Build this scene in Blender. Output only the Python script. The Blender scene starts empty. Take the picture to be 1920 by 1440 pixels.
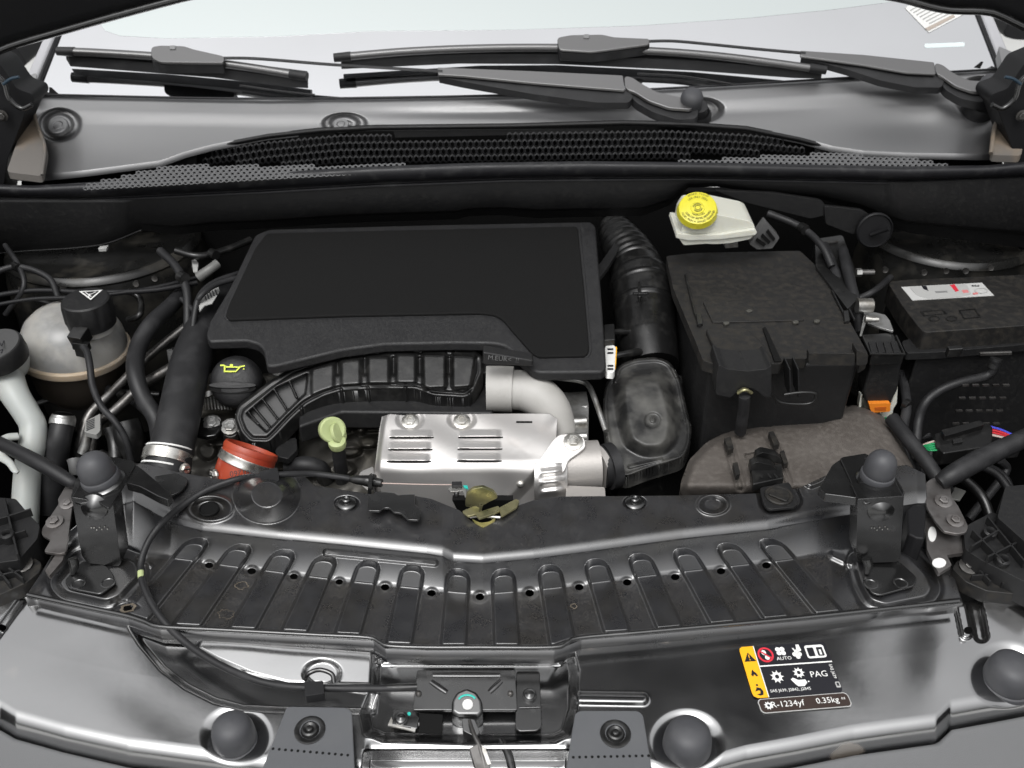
import bpy, bmesh, math, random
import numpy as np
from mathutils import Vector, Matrix
random.seed(7); np.random.seed(7)
scene = bpy.context.scene
COL = scene.collection
rad = math.radians

# ------------------------------------------------------------------ camera
PITCH = rad(33.7); FPX = 1800.0
CAM = np.array((0.0, 0.0, 0.85))
cam_d = bpy.data.cameras.new("camera"); cam = bpy.data.objects.new("camera", cam_d); COL.objects.link(cam)
cam.location = CAM; cam.rotation_euler = (math.pi/2 - PITCH, 0, 0)
cam_d.sensor_width = 36; cam_d.lens = 36*FPX/1920; cam_d.clip_start = 0.05; cam_d.clip_end = 500
cam_d.dof.use_dof = True; cam_d.dof.focus_distance = 1.2; cam_d.dof.aperture_fstop = 7.0
scene.camera = cam
# ------------------------------------------------------------------ sky and sun (overcast)
SUN_EL, SUN_AZ = 62, 200
w = bpy.data.worlds.new("World"); scene.world = w; w.use_nodes = True
nt = w.node_tree; bg = nt.nodes['Background']
sky = nt.nodes.new('ShaderNodeTexSky'); sky.sky_type = 'NISHITA'; sky.sun_disc = False
sky.sun_elevation = rad(SUN_EL); sky.sun_rotation = rad(SUN_AZ); sky.dust_density = 4.0; sky.air_density = 1.0
hs = nt.nodes.new('ShaderNodeHueSaturation'); hs.inputs['Saturation'].default_value = 0.04
tc = nt.nodes.new('ShaderNodeTexCoord'); sx = nt.nodes.new('ShaderNodeSeparateXYZ')
mr = nt.nodes.new('ShaderNodeMapRange'); mr.inputs['From Min'].default_value = 0.0; mr.inputs['From Max'].default_value = 0.9
mr.inputs['To Min'].default_value = 0.35; mr.inputs['To Max'].default_value = 3.0     # overcast: zenith brighter than horizon
mx = nt.nodes.new('ShaderNodeVectorMath'); mx.operation = 'SCALE'
nt.links.new(sky.outputs[0], hs.inputs['Color']); nt.links.new(tc.outputs['Generated'], sx.inputs[0])
nt.links.new(sx.outputs['Z'], mr.inputs['Value']); nt.links.new(hs.outputs[0], mx.inputs[0]); nt.links.new(mr.outputs[0], mx.inputs['Scale'])
nt.links.new(mx.outputs[0], bg.inputs['Color']); bg.inputs['Strength'].default_value = 0.15
sd = bpy.data.lights.new("sun", 'SUN'); so = bpy.data.objects.new("sun", sd); COL.objects.link(so)
sd.energy = 0.5; sd.angle = rad(25); sd.color = (1, .97, .93)
so.rotation_euler = (rad(90-SUN_EL), 0, rad(-20)); so.location = (0, -2, 5)
scene.view_settings.view_transform = 'Standard'; scene.view_settings.look = 'None'
scene.view_settings.exposure = -0.5; scene.view_settings.gamma = 1.0
scene.cycles.max_bounces = 8

# ------------------------------------------------------------------ geometry of the view: a pixel of the photograph and a real plane give a point
FW = np.array((0, math.cos(PITCH), -math.sin(PITCH))); UP = np.array((0, math.sin(PITCH), math.cos(PITCH)))
def zp(z0, y0=0, sy=0, sx=0): return (-sx, -sy, 1.0, z0 - sy*y0)          # z = z0 + sy*(y-y0) + sx*x
def yp(Y, s=0, z0=0): return (0.0, 1.0, -s, Y - s*z0)                       # y = Y + s*(z-z0)
def T(pl, px, py):
    if isinstance(pl, (int, float)): pl = zp(pl)
    rx = (px-960)/FPX; u = -(py-720)/FPX
    ry = FW[1] + UP[1]*u; rz = FW[2] + UP[2]*u
    return (pl[3] - pl[2]*CAM[2]) / (pl[0]*rx + pl[1]*ry + pl[2]*rz)
def PT(px, py, t):
    rx = (px-960)/FPX; u = -(py-720)/FPX
    return np.stack([t*rx, t*(FW[1]+UP[1]*u), CAM[2]+t*(FW[2]+UP[2]*u)], -1)
def P(px, py, pl): return Vector(PT(float(px), float(py), T(pl, float(px), float(py))))
def PY(px, py, Y): return P(px, py, yp(Y))
def S(p, n): return n*float(np.dot(np.array(p)-CAM, FW))/FPX              # n pixels at that point, in metres
def ss(a, b, x):
    t = np.clip((x-a)/(b-a), 0, 1); return t*t*(3-2*t)
def line(pts):
    xs = [p[0] for p in pts]; ys = [p[1] for p in pts]
    return lambda x: np.interp(x, xs, ys)
def dseg(px, py, x0, y0, x1, y1):
    dx, dy = x1-x0, y1-y0; t = np.clip(((px-x0)*dx+(py-y0)*dy)/(dx*dx+dy*dy), 0, 1)
    return np.hypot(px-x0-t*dx, py-y0-t*dy)
def dpoly(px, py, pts):                                                     # signed distance, inside negative
    d = np.full(np.shape(px), 1e9); ins = np.zeros(np.shape(px), bool); n = len(pts)
    for i in range(n):
        x0, y0 = pts[i]; x1, y1 = pts[(i+1) % n]
        d = np.minimum(d, dseg(px, py, x0, y0, x1, y1))
        c = ((y0 > py) != (y1 > py)) & (px < (x1-x0)*(py-y0)/((y1-y0) if y1 != y0 else 1e-9)+x0)
        ins ^= c
    return np.where(ins, -d, d)
def pad(px, py, pts, soft): return 1-ss(-soft, soft, dpoly(px, py, pts))    # 1 inside, 0 outside
def smin(a, b, k):
    h = np.clip(.5+.5*(b-a)/k, 0, 1); return b+(a-b)*h-k*h*(1-h)

# ------------------------------------------------------------------ objects
WLOC = {}
def link(o, parent, loc=None):
    COL.objects.link(o)
    WLOC[o.name] = Vector(loc) if loc is not None else Vector((0, 0, 0))
    if parent is not None:
        o.parent = parent; o.matrix_parent_inverse = Matrix.Translation(-WLOC[parent.name])
    return o
def tag(o, label=None, cat=None, group=None, kind=None):
    if label: o['label'] = label
    if cat: o['category'] = cat
    if group: o['group'] = group
    if kind: o['kind'] = kind
    return o
def thing(name, label, cat, loc, group=None):
    o = bpy.data.objects.new(name, None); o.empty_display_size = .02; o.location = loc
    COL.objects.link(o); WLOC[o.name] = Vector(loc); return tag(o, label, cat, group)
def mk(name, V, F, m, parent=None, smooth=True, ang=35, bevel=0, seg=2, label=None):
    V = [Vector(v) for v in V] if not isinstance(V, np.ndarray) else V
    me = bpy.data.meshes.new(name)
    if isinstance(V, np.ndarray): V = V.reshape(-1, 3)
    loc = None
    if parent is None:
        A = np.array([tuple(v) for v in V]) if not isinstance(V, np.ndarray) else V
        loc = Vector((float(A[:, 0].mean()), float(A[:, 1].mean()), float(A[:, 2].min())))
        V = A - np.array(loc)
    me.from_pydata([tuple(v) for v in V] if not isinstance(V, np.ndarray) else V.tolist(), [], F)
    me.validate(); me.update()
    bm = bmesh.new(); bm.from_mesh(me); bmesh.ops.recalc_face_normals(bm, faces=bm.faces); bm.to_mesh(me); bm.free()
    if smooth:
        me.polygons.foreach_set('use_smooth', [True]*len(me.polygons))
        if not bevel: me.set_sharp_from_angle(angle=rad(ang))
    if m: me.materials.append(m)
    o = bpy.data.objects.new(name, me)
    if loc is not None: o.location = loc
    link(o, parent, loc)
    if bevel:
        b = o.modifiers.new('bevel', 'BEVEL'); b.width = bevel; b.segments = seg; b.limit_method = 'ANGLE'; b.angle_limit = rad(28); b.harden_normals = True
        b.use_clamp_overlap = True
    if label: o['label'] = label
    return o
def rnd(pts, r, n=4):
    """round the corners of a pixel outline"""
    out = []; N = len(pts)
    for i in range(N):
        a = Vector(pts[i-1]); b = Vector(pts[i]); c = Vector(pts[(i+1) % N])
        u = (a-b); v = (c-b); q = min(r, u.length*.45, v.length*.45)
        p0 = b+u.normalized()*q; p1 = b+v.normalized()*q
        for k in range(n+1):
            t = k/n; out.append(tuple((1-t)**2*p0+2*t*(1-t)*b+t*t*p1))
    return out
def slab3(name, top, off, m, parent=None, bevel=.0015, seg=2, scale=1.0, **k):
    """polygon of 3-D points extruded by vector off; scale<1 tapers the far face"""
    n = len(top); c = sum((Vector(p) for p in top), Vector())/n; off = Vector(off)
    V = [Vector(p) for p in top]+[c+(Vector(p)-c)*scale+off for p in top]
    F = [list(range(n)), list(range(2*n-1, n-1, -1))]+[[i, (i+1) % n, (i+1) % n+n, i+n] for i in range(n)]
    return mk(name, V, F, m, parent, bevel=bevel, seg=seg, **k)
def slab(name, pts, pl, th, m, parent=None, r=0, off=None, **k):
    if r: pts = rnd(pts, r)
    top = [P(x, y, pl) for x, y in pts]
    return slab3(name, top, off if off is not None else (0, 0, -th), m, parent, **k)
RELV = {}
def relief(name, grid, zf, m, parent=None, nx=200, ny=60, holes=(), skirt=.012, ang=180, mode='z'):
    """pressed sheet: grid(s,t)->(px,py); zf gives world height (mode z) or ray distance (mode t)"""
    s, t = np.meshgrid(np.linspace(0, 1, nx), np.linspace(0, 1, ny))
    px, py = grid(s, t); px = px+0*s; py = py+0*s
    for (cx, cy, rx, ry) in holes:
        q = np.hypot((px-cx)/rx, (py-cy)/ry); a = np.arctan2((py-cy)/ry, (px-cx)/rx)
        st = (px[0, -1]-px[0, 0])/nx/rx
        sn = np.abs(q-1) < st*.8
        px = np.where(sn, cx+rx*np.cos(a), px); py = np.where(sn, cy+ry*np.sin(a), py)
    v = zf(px, py)
    tt = v if mode == 't' else (v-CAM[2])/(FW[2]-UP[2]*(py-720)/FPX)
    V = PT(px, py, tt).reshape(-1, 3); RELV['xy'] = (px, py)
    idx = np.arange(nx*ny).reshape(ny, nx)
    Q = np.stack([idx[:-1, :-1], idx[:-1, 1:], idx[1:, 1:], idx[1:, :-1]], -1).reshape(-1, 4)
    if len(holes):
        fx = px.reshape(-1)[Q].mean(1); fy = py.reshape(-1)[Q].mean(1); keep = np.ones(len(Q), bool)
        for (cx, cy, rx, ry) in holes: keep &= np.hypot((fx-cx)/rx, (fy-cy)/ry) > .98
        Q = Q[keep]
    F = Q.tolist()
    if skirt:
        ring = list(idx[0, :])+list(idx[1:, -1])+list(idx[-1, -2::-1])+list(idx[-2:0:-1, 0])
        W = V[ring].copy(); W[:, 2] -= skirt; b = len(V); n = len(ring)
        V = np.vstack([V, W]); F += [[int(ring[i]), int(ring[(i+1) % n]), b+(i+1) % n, b+i] for i in range(n)]
    return mk(name, V, F, m, parent, ang=ang)
def frame(axis, xh=None):
    z = Vector(axis).normalized(); h = Vector(xh) if xh else (Vector((1, 0, 0)) if abs(z.x) < .9 else Vector((0, 1, 0)))
    x = (h-z*h.dot(z)).normalized(); return x, z.cross(x), z
def lathe(name, o, axis, prof, m, parent=None, seg=32, lobes=0, lobe_a=0, lobe_rows=None, **k):
    x, y, z = frame(axis); o = Vector(o); V = []; F = []
    n = len(prof)
    for j, (r, h) in enumerate(prof):
        for i in range(seg):
            a = 2*math.pi*i/seg; rr = r
            if lobes and (lobe_rows is None or j in lobe_rows): rr = r*(1-lobe_a*max(0, math.cos(lobes*a))**3)
            V.append(o+x*rr*math.cos(a)+y*rr*math.sin(a)+z*h)
    for j in range(n-1):
        for i in range(seg): F.append([j*seg+i, j*seg+(i+1) % seg, (j+1)*seg+(i+1) % seg, (j+1)*seg+i])
    F.append(list(range(seg))[::-1]); F.append([(n-1)*seg+i for i in range(seg)])
    return mk(name, V, F, m, parent, **k)
def spline(pts, n=8):
    A = [np.array(p, float) for p in pts]; A = [2*A[0]-A[1]]+A+[2*A[-1]-A[-2]]; out = []
    for i in range(1, len(A)-2):
        for k in range(n):
            t = k/n; a, b, c, d = A[i-1:i+3]
            out.append(.5*((2*b)+(c-a)*t+(2*a-5*b+4*c-d)*t*t+(3*b-a-3*c+d)*t**3))
    out.append(A[-2]); return out
def tube(name, pts, r, m, parent=None, seg=12, n=8, flat=1.0, cap=True, **k):
    """pts: world points; r: radius or list"""
    R = r if isinstance(r, (list, tuple)) else [r]*len(pts)
    C = spline([tuple(p)+(q,) for p, q in zip(pts, R)], n) if n > 1 else [np.array(tuple(p)+(q,)) for p, q in zip(pts, R)]
    c = [Vector(q[:3]) for q in C]; V = []; F = []; up = None
    for i, p in enumerate(c):
        d = (c[min(i+1, len(c)-1)]-c[max(i-1, 0)]).normalized()
        if up is None: up = Vector((0, 0, 1)) if abs(d.z) < .9 else Vector((0, 1, 0))
        s = d.cross(up).normalized(); up = s.cross(d).normalized()
        for j in range(seg):
            a = 2*math.pi*j/seg; V.append(p+s*C[i][3]*math.cos(a)+up*C[i][3]*flat*math.sin(a))
    for i in range(len(c)-1):
        for j in range(seg): F.append([i*seg+j, i*seg+(j+1) % seg, (i+1)*seg+(j+1) % seg, (i+1)*seg+j])
    if cap: F.append(list(range(seg))[::-1]); F.append([(len(c)-1)*seg+j for j in range(seg)])
    return mk(name, V, F, m, parent, ang=50, **k)
def tpx(name, pts, r, m, parent=None, **k):
    """pts: (px,py,z); r in pixels of the photograph at that point"""
    W = [P(x, y, z) for x, y, z in pts]
    R = r if isinstance(r, (list, tuple)) else [r]*len(pts)
    return tube(name, W, [S(p, q) for p, q in zip(W, R)], m, parent, **k)
def hexbolt(o, axis, r, m, parent=None, name='bolt', washer=1.55, h=.8):
    x, y, z = frame(axis); o = Vector(o); V = []; F = []
    def ring(rad_, hh, n=12, hexa=False):
        b = len(V)
        for i in range(n):
            a = 2*math.pi*i/n; q = rad_*(1 if (not hexa or i % 2 == 0) else .866)
            V.append(o+x*q*math.cos(a)+y*q*math.sin(a)+z*hh)
        return b
    rs = [ring(r*washer, -.2*r), ring(r*washer, .12*r), ring(r*washer*.8, .2*r), ring(r, .22*r, hexa=True), ring(r, h*r*.9, hexa=True), ring(r*.86, h*r, hexa=True), ring(r*.5, h*r), ring(r*.45, h*r*.85)]
    for a, b in zip(rs, rs[1:]):
        for i in range(12): F.append([a+i, a+(i+1) % 12, b+(i+1) % 12, b+i])
    F.append([rs[-1]+i for i in range(12)])
    return mk(name, V, F, m, parent, ang=25)
def boxc(name, c, ax, ay, az, m, parent=None, bevel=.001, **k):
    """box by centre and three half-axis vectors"""
    c = Vector(c); ax, ay, az = Vector(ax), Vector(ay), Vector(az)
    V = [c+ax*i+ay*j+az*l for i in (-1, 1) for j in (-1, 1) for l in (-1, 1)]
    F = [[0, 1, 3, 2], [4, 6, 7, 5], [0, 4, 5, 1], [2, 3, 7, 6], [0, 2, 6, 4], [1, 5, 7, 3]]
    return mk(name, V, F, m, parent, bevel=bevel, **k)
def text(name, s, o, xd, yd, size, m, parent, ext=.0002, align='CENTER', sx=1):
    cu = bpy.data.curves.new(name, 'FONT'); cu.body = s; cu.size = 1; cu.align_x = align; cu.align_y = 'CENTER'; cu.resolution_u = 2
    ob = bpy.data.objects.new('tmp', cu); COL.objects.link(ob); me = bpy.data.meshes.new_from_object(ob.evaluated_get(bpy.context.evaluated_depsgraph_get()))
    bpy.data.objects.remove(ob)
    x = Vector(xd).normalized(); z = x.cross(Vector(yd)).normalized(); y = z.cross(x)
    o = Vector(o)
    for v in me.vertices: v.co = o+x*v.co.x*size*sx+y*v.co.y*size+z*ext
    me.materials.append(m); ob = bpy.data.objects.new(name, me); link(ob, parent); return ob
def decal(name, pts, O, X, Y, m, parent, h=.0003):
    """flat print: pts in sheet coordinates on the frame O, X, Y"""
    Z = Vector(X).cross(Vector(Y)).normalized(); V = [Vector(O)+Vector(X)*u+Vector(Y)*v+Z*h for u, v in pts]
    return mk(name, V, [list(range(len(V)))], m, parent, smooth=False)
def circ(cx, cy, r, n=20, ry=None): return [(cx+r*math.cos(2*math.pi*i/n), cy+(ry or r)*math.sin(2*math.pi*i/n)) for i in range(n)]

# ------------------------------------------------------------------ materials
def M(name, col, rough=.5, metal=0, col2=None, ns=20, lo=.45, hi=.65, rvar=0, bump=0, bs=300, spec=.5, coat=0, cr=.1, sub=0, aniso=0, dust=None, dlo=.5, dhi=.75, ds=14, detail=6, trans=0, ior=1.5, attr=None):
    m = bpy.data.materials.new(name); m.use_nodes = True; n = m.node_tree.nodes; l = m.node_tree.links
    b = n['Principled BSDF']; b.inputs['Base Color'].default_value = (*col, 1); b.inputs['Roughness'].default_value = rough
    b.inputs['Metallic'].default_value = metal; b.inputs['IOR'].default_value = ior; b.inputs['Specular IOR Level'].default_value = spec
    b.inputs['Coat Weight'].default_value = coat; b.inputs['Coat Roughness'].default_value = cr
    if trans: b.inputs['Transmission Weight'].default_value = trans
    if sub: b.inputs['Subsurface Weight'].default_value = sub; b.inputs['Subsurface Radius'].default_value = (.01, .009, .007); b.inputs['Subsurface Scale'].default_value = 1
    tc = n.new('ShaderNodeTexCoord')
    def noise(s, d=detail):
        t = n.new('ShaderNodeTexNoise'); t.inputs['Scale'].default_value = s; t.inputs['Detail'].default_value = d; l.new(tc.outputs['Object'], t.inputs['Vector']); return t
    def rng(src, a, c, x, y):
        r = n.new('ShaderNodeMapRange'); r.inputs[1].default_value = a; r.inputs[2].default_value = c; r.inputs[3].default_value = x; r.inputs[4].default_value = y; l.new(src, r.inputs[0]); return r.outputs[0]
    def mix(f, a, c):
        x = n.new('ShaderNodeMix'); x.data_type = 'RGBA'; l.new(f, x.inputs[0])
        if isinstance(a, tuple): x.inputs[6].default_value = (*a, 1)
        else: l.new(a, x.inputs[6])
        x.inputs[7].default_value = (*c, 1); return x.outputs[2]
    cur = col
    if col2: t = noise(ns); cur = mix(rng(t.outputs[0], lo, hi, 0, 1), cur, col2)
    ro = None
    if rvar: t2 = noise(ns*1.7); ro = rng(t2.outputs[0], .3, .7, rough-rvar, rough+rvar)
    if dust:
        t = noise(ds, 12); f = rng(t.outputs[0], dlo, dhi, 0, .85)
        if attr:
            at = n.new('ShaderNodeAttribute'); at.attribute_name = attr; m2 = n.new('ShaderNodeMath'); m2.operation = 'MULTIPLY'; l.new(f, m2.inputs[0]); l.new(at.outputs['Fac'], m2.inputs[1]); f = m2.outputs[0]
        cur = mix(f, cur, dust)
        mm = n.new('ShaderNodeMath'); mm.operation = 'MULTIPLY_ADD'; l.new(f, mm.inputs[0]); mm.inputs[1].default_value = .35
        if ro: l.new(ro, mm.inputs[2])
        else: mm.inputs[2].default_value = rough
        ro = mm.outputs[0]
    if not isinstance(cur, tuple): l.new(cur, b.inputs['Base Color'])
    if ro: l.new(ro, b.inputs['Roughness'])
    if bump:
        t = noise(bs, 3); bp = n.new('ShaderNodeBump'); bp.inputs['Strength'].default_value = bump; bp.inputs['Distance'].default_value = .001
        l.new(t.outputs[0], bp.inputs['Height']); l.new(bp.outputs[0], b.inputs['Normal'])
    return m
DUST = (.16, .13, .09)
m_paint = M('black_electrocoat_paint', (.0025, .0027, .0033), .17, rvar=.05, spec=1, ior=2.75, col2=(.006, .0058, .0055), ns=6, lo=.4, hi=.75, dust=(.022, .02, .018), dlo=.56, dhi=1.1, ds=8, bump=.05, bs=60)
def spots(m, col, scale=13, size=.16, amt=.5):
    # dried water spots: rounded patches with ragged edges, part of the paint
    n = m.node_tree.nodes; l = m.node_tree.links; b = n['Principled BSDF']; tc = n.new('ShaderNodeTexCoord')
    ns = n.new('ShaderNodeTexNoise'); ns.inputs['Scale'].default_value = 30; l.new(tc.outputs['Object'], ns.inputs['Vector'])
    mv = n.new('ShaderNodeMix'); mv.data_type = 'RGBA'; mv.blend_type = 'LINEAR_LIGHT'; mv.inputs[0].default_value = .012; l.new(tc.outputs['Object'], mv.inputs[6]); l.new(ns.outputs['Color'], mv.inputs[7])
    v = n.new('ShaderNodeTexVoronoi'); v.inputs['Scale'].default_value = scale; l.new(mv.outputs[2], v.inputs['Vector'])
    sp = n.new('ShaderNodeSeparateColor'); l.new(v.outputs['Color'], sp.inputs[0])
    th = n.new('ShaderNodeMapRange'); l.new(sp.outputs[0], th.inputs[0]); th.inputs[1].default_value = .35; th.inputs[2].default_value = 1; th.inputs[3].default_value = .02; th.inputs[4].default_value = size*1.6
    d = n.new('ShaderNodeMath'); d.operation = 'SUBTRACT'; l.new(th.outputs[0], d.inputs[0]); l.new(v.outputs['Distance'], d.inputs[1])
    f = n.new('ShaderNodeMapRange'); l.new(d.outputs[0], f.inputs[0]); f.inputs[1].default_value = 0; f.inputs[2].default_value = .05; f.inputs[3].default_value = 0; f.inputs[4].default_value = amt
    x = n.new('ShaderNodeMix'); x.data_type = 'RGBA'; l.new(f.outputs[0], x.inputs[0])
    src = b.inputs['Base Color'].links[0].from_socket; l.new(src, x.inputs[6]); x.inputs[7].default_value = (*col, 1); l.new(x.outputs[2], b.inputs['Base Color'])
    r = n.new('ShaderNodeMath'); r.operation = 'MULTIPLY_ADD'; l.new(f.outputs[0], r.inputs[0]); r.inputs[1].default_value = .2; l.new(b.inputs['Roughness'].links[0].from_socket, r.inputs[2]); l.new(r.outputs[0], b.inputs['Roughness'])
spots(m_paint, (.17, .14, .11), scale=11, size=.2, amt=.75)
m_tray = M('dusty_black_paint', (.012, .0125, .0145), .29, rvar=.04, spec=1, ior=1.75, col2=(.010, .0095, .009), ns=25, dust=(.10, .085, .065), dlo=.46, dhi=.80, ds=800, attr='dust', bump=.06, bs=90)
m_brk = M('satin_black_bracket_paint', (.007, .007, .007), .24, rvar=.06, spec=.9, ior=1.6, dust=(.05, .05, .05), dlo=.6, dhi=.9, ds=30)
m_plas = M('black_textured_plastic', (.012, .012, .0125), .48, rvar=.06, bump=.25, bs=900, spec=.4, dust=(.02, .0195, .018), dlo=.5, dhi=.9, ds=160)
m_cover = M('matte_black_cover_plastic', (.010, .010, .011), .5, rvar=.07, bump=.4, bs=1000, spec=.5, dust=(.022, .022, .021), dlo=.45, dhi=.9, ds=260)
m_foam = M('dark_foam_panel', (.005, .005, .005), .75, bump=.5, bs=1500, spec=.2, dust=(.012, .0115, .011), dlo=.5, dhi=.9, ds=300)
m_dust = M('dusty_black_plastic', (.014, .0135, .013), .5, rvar=.08, bump=.2, bs=700, spec=.4, dust=(.034, .029, .022), dlo=.44, dhi=.85, ds=95)
m_gplas = M('glossy_black_plastic', (.008, .008, .008), .3, rvar=.03, spec=.55, dust=(.035, .034, .032), dlo=.5, dhi=.95, ds=60, bump=.1, bs=400)
m_rub = M('black_rubber', (.014, .014, .015), .5, rvar=.06, bump=.15, bs=500, spec=.4, dust=(.05, .05, .052), dlo=.5, dhi=.95, ds=30)
m_buf = M('grey_black_rubber_buffer', (.05, .051, .056), .52, spec=.5, dust=(.075, .075, .078), dlo=.45, dhi=.9, ds=40)
m_seal = M('rubber_seal_strip', (.012, .012, .014), .45, rvar=.08, bump=.1, bs=500, spec=.4, dust=(.06, .06, .06), dlo=.55, dhi=.9, ds=40)
m_cowl = M('weathered_cowl_plastic', (.03, .03, .032), .46, rvar=.0, bump=.06, bs=1400, spec=1, ior=2.0)
m_brown = M('brown_dusty_duct_plastic', (.088, .078, .070), .6, rvar=.08, bump=.35, bs=500, spec=.35, col2=(.068, .059, .052), ns=22, lo=.35, hi=.7, dust=(.125, .112, .10), dlo=.46, dhi=.85, ds=140)
m_alu = M('dull_cast_aluminium', (.5, .5, .49), .42, .9, col2=(.22, .21, .19), ns=30, rvar=.1, bump=.3, bs=200)
m_block = M('dirty_engine_casting', (.11, .105, .095), .5, .7, col2=(.06, .055, .045), ns=18, rvar=.1, bump=.4, bs=150)
m_shield = M('pressed_aluminium_shield', (.72, .705, .69), .46, .88, col2=(.66, .63, .61), ns=9, lo=.3, hi=.8, dust=(.42, .35, .30), dlo=.60, dhi=1.0, ds=16, bump=.05, bs=60, detail=2)
m_steel = M('zinc_plated_steel', (.62, .61, .58), .3, .9, rvar=.1, col2=(.4, .38, .34), ns=60)
m_dsteel = M('dark_steel', (.16, .155, .15), .38, .85, rvar=.1, col2=(.09, .085, .08), ns=60)
m_galv = M('grey_galvanised_plate', (.2, .19, .185), .45, .75, rvar=.08, col2=(.13, .12, .115), ns=40, bump=.15, bs=300)
m_brass = M('yellow_passivated_steel', (.42, .39, .22), .32, .85, col2=(.2, .2, .11), ns=50, rvar=.08)
m_gpipe = M('grey_plastic_elbow', (.42, .41, .39), .5, bump=.15, bs=700, col2=(.37, .36, .34), ns=15, spec=.4)
m_gcast = M('grey_cast_housing', (.40, .38, .36), .45, .4, bump=.25, bs=400)
m_tank = M('yellowed_translucent_tank', (.37, .36, .34), .3, sub=.5, col2=(.23, .23, .225), ns=16, lo=.42, hi=.56, spec=.5)
m_tanke = M('yellowed_tank_seam', (.42, .36, .29), .4, sub=.4, col2=(.45, .36, .26), ns=20)
m_white = M('white_plastic', (.40, .42, .405), .4, sub=.3, spec=.4, col2=(.42, .43, .41), ns=10)
m_ivory = M('ivory_reservoir_plastic', (.60, .60, .53), .4, sub=.3, spec=.4)
m_yel = M('yellow_cap_plastic', (.66, .60, .04), .38, spec=.5, bump=.1, bs=300)
m_dkyel = M('dark_print_on_yellow', (.1, .09, .01), .5)
m_lime = M('pale_green_plastic', (.40, .46, .22), .5, sub=.1, bump=.15, bs=400)
m_limep = M('lime_print', (.65, .75, .06), .5)
m_red = M('red_silicone_hose', (.33, .048, .018), .42, spec=.5, bump=.1, bs=400, col2=(.27, .028, .011), ns=25)
m_or = M('orange_plastic', (.75, .22, .02), .4)
m_lab_w = M('white_print', (.75, .75, .73), .5)
m_lab_g = M('grey_label_print', (.4, .4, .39), .5)
m_lab_k = M('black_label_print', (.012, .012, .016), .35)
m_lab_br = M('brown_label_print', (.035, .022, .018), .35)
m_lab_o = M('orange_label_print', (.85, .42, .01), .4)
m_lab_r = M('red_label_print', (.6, .03, .05), .4)
m_teal = M('teal_paint_mark', (.02, .45, .38), .4)
m_bump_c = M('grey_bumper_plastic', (.13, .132, .135), .55, bump=.4, bs=1200, spec=.4, rvar=.05)
m_flap = M('grey_foam_flap', (.085, .088, .094), .6, bump=.4, bs=1500, spec=.4, dust=(.11, .112, .115), dlo=.5, dhi=.9)
m_body = M('pale_body_paint', (.42, .42, .44), .3, coat=.6)
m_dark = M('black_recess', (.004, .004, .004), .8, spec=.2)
m_hood = M('hood_underside_black', (.008, .008, .009), .55, spec=.3, bump=.2, bs=300)
m_grn = M('green_wire', (.02, .28, .1), .4); m_redw = M('red_wire', (.5, .02, .03), .4); m_blu = M('blue_wire', (.05, .06, .5), .4); m_pnk = M('pale_wire', (.5, .4, .36), .4)
m_gnd = M('pale_concrete', (.42, .42, .41), .85, col2=(.34, .34, .33), ns=.8, bump=.3, bs=40)
m_glass = M('heat_reflecting_glass', (.71, .715, .73), .03, metal=1.0, col2=(.655, .66, .67), ns=2.2, lo=.35, hi=.7, rvar=.02, detail=9)
m_blade = M('satin_wiper_spoiler', (.02, .018, .018), .36, spec=1, ior=1.8)
# ================================================================== SETTING
o = mk('ground', [(-60, -40, -.78), (60, -40, -.78), (60, 120, -.78), (-60, 120, -.78)], [[0, 1, 2, 3]], m_gnd, smooth=False); tag(o, kind='structure')
# dark tub of the engine bay: floor, firewall and side walls
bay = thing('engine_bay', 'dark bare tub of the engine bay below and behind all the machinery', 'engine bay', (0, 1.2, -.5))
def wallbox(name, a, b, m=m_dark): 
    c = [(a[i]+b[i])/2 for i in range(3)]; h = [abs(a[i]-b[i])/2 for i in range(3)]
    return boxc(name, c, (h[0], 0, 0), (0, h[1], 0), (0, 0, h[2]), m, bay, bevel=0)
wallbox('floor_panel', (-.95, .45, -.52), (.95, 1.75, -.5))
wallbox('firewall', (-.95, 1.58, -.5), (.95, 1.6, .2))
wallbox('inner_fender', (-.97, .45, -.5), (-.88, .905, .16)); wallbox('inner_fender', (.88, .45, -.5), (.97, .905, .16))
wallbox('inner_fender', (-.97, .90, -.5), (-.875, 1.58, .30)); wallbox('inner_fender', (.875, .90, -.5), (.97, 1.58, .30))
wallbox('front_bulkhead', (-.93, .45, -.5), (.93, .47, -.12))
# ================================================================== WINDSCREEN
def Wp(h=0): return zp(.355+h, 1.62, .577)
ws = thing('windscreen', 'wide raked windscreen reflecting the pale overcast sky behind the wipers', 'windscreen', (0, 1.62, .355))
gl = [(66, 176), (500, 184), (960, 177), (1300, 162), (1600, 144), (1876, 129), (1788, -100), (1600, -160), (960, -190), (330, -170), (166, -100)]
slab('glass', gl, Wp(), .006, m_glass, ws, bevel=0)
tpx('lower_seal', [(60, 177, Wp(.002)), (500, 185, Wp(.002)), (960, 178, Wp(.002)), (1300, 163, Wp(.002)), (1600, 145, Wp(.002)), (1880, 129, Wp(.002))], 2.2, m_seal, ws, seg=8)
for k, (pts, q) in enumerate([([(172, -105), (110, 57), (66, 170)], 5), ([(1784, -105), (1832, 15), (1876, 128)], 5)]):
    tpx('side_seal', [(x, y, Wp(.003)) for x, y in pts], q, m_seal, ws, seg=8)
slab('painted_reflection', [(182, -100), (182, 20), (186, 42), (198, 58), (225, 67), (310, 72), (520, 68), (700, 58), (960, 56), (1200, 48), (1400, 34), (1560, 18), (1700, 0), (1760, -100)], Wp(.0003), .0002, M('pale_green_reflection', (.74, .79, .775), .03, metal=1.0), ws, bevel=0)  # paler greenish reflection painted onto the glass as a thin sheet
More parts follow.
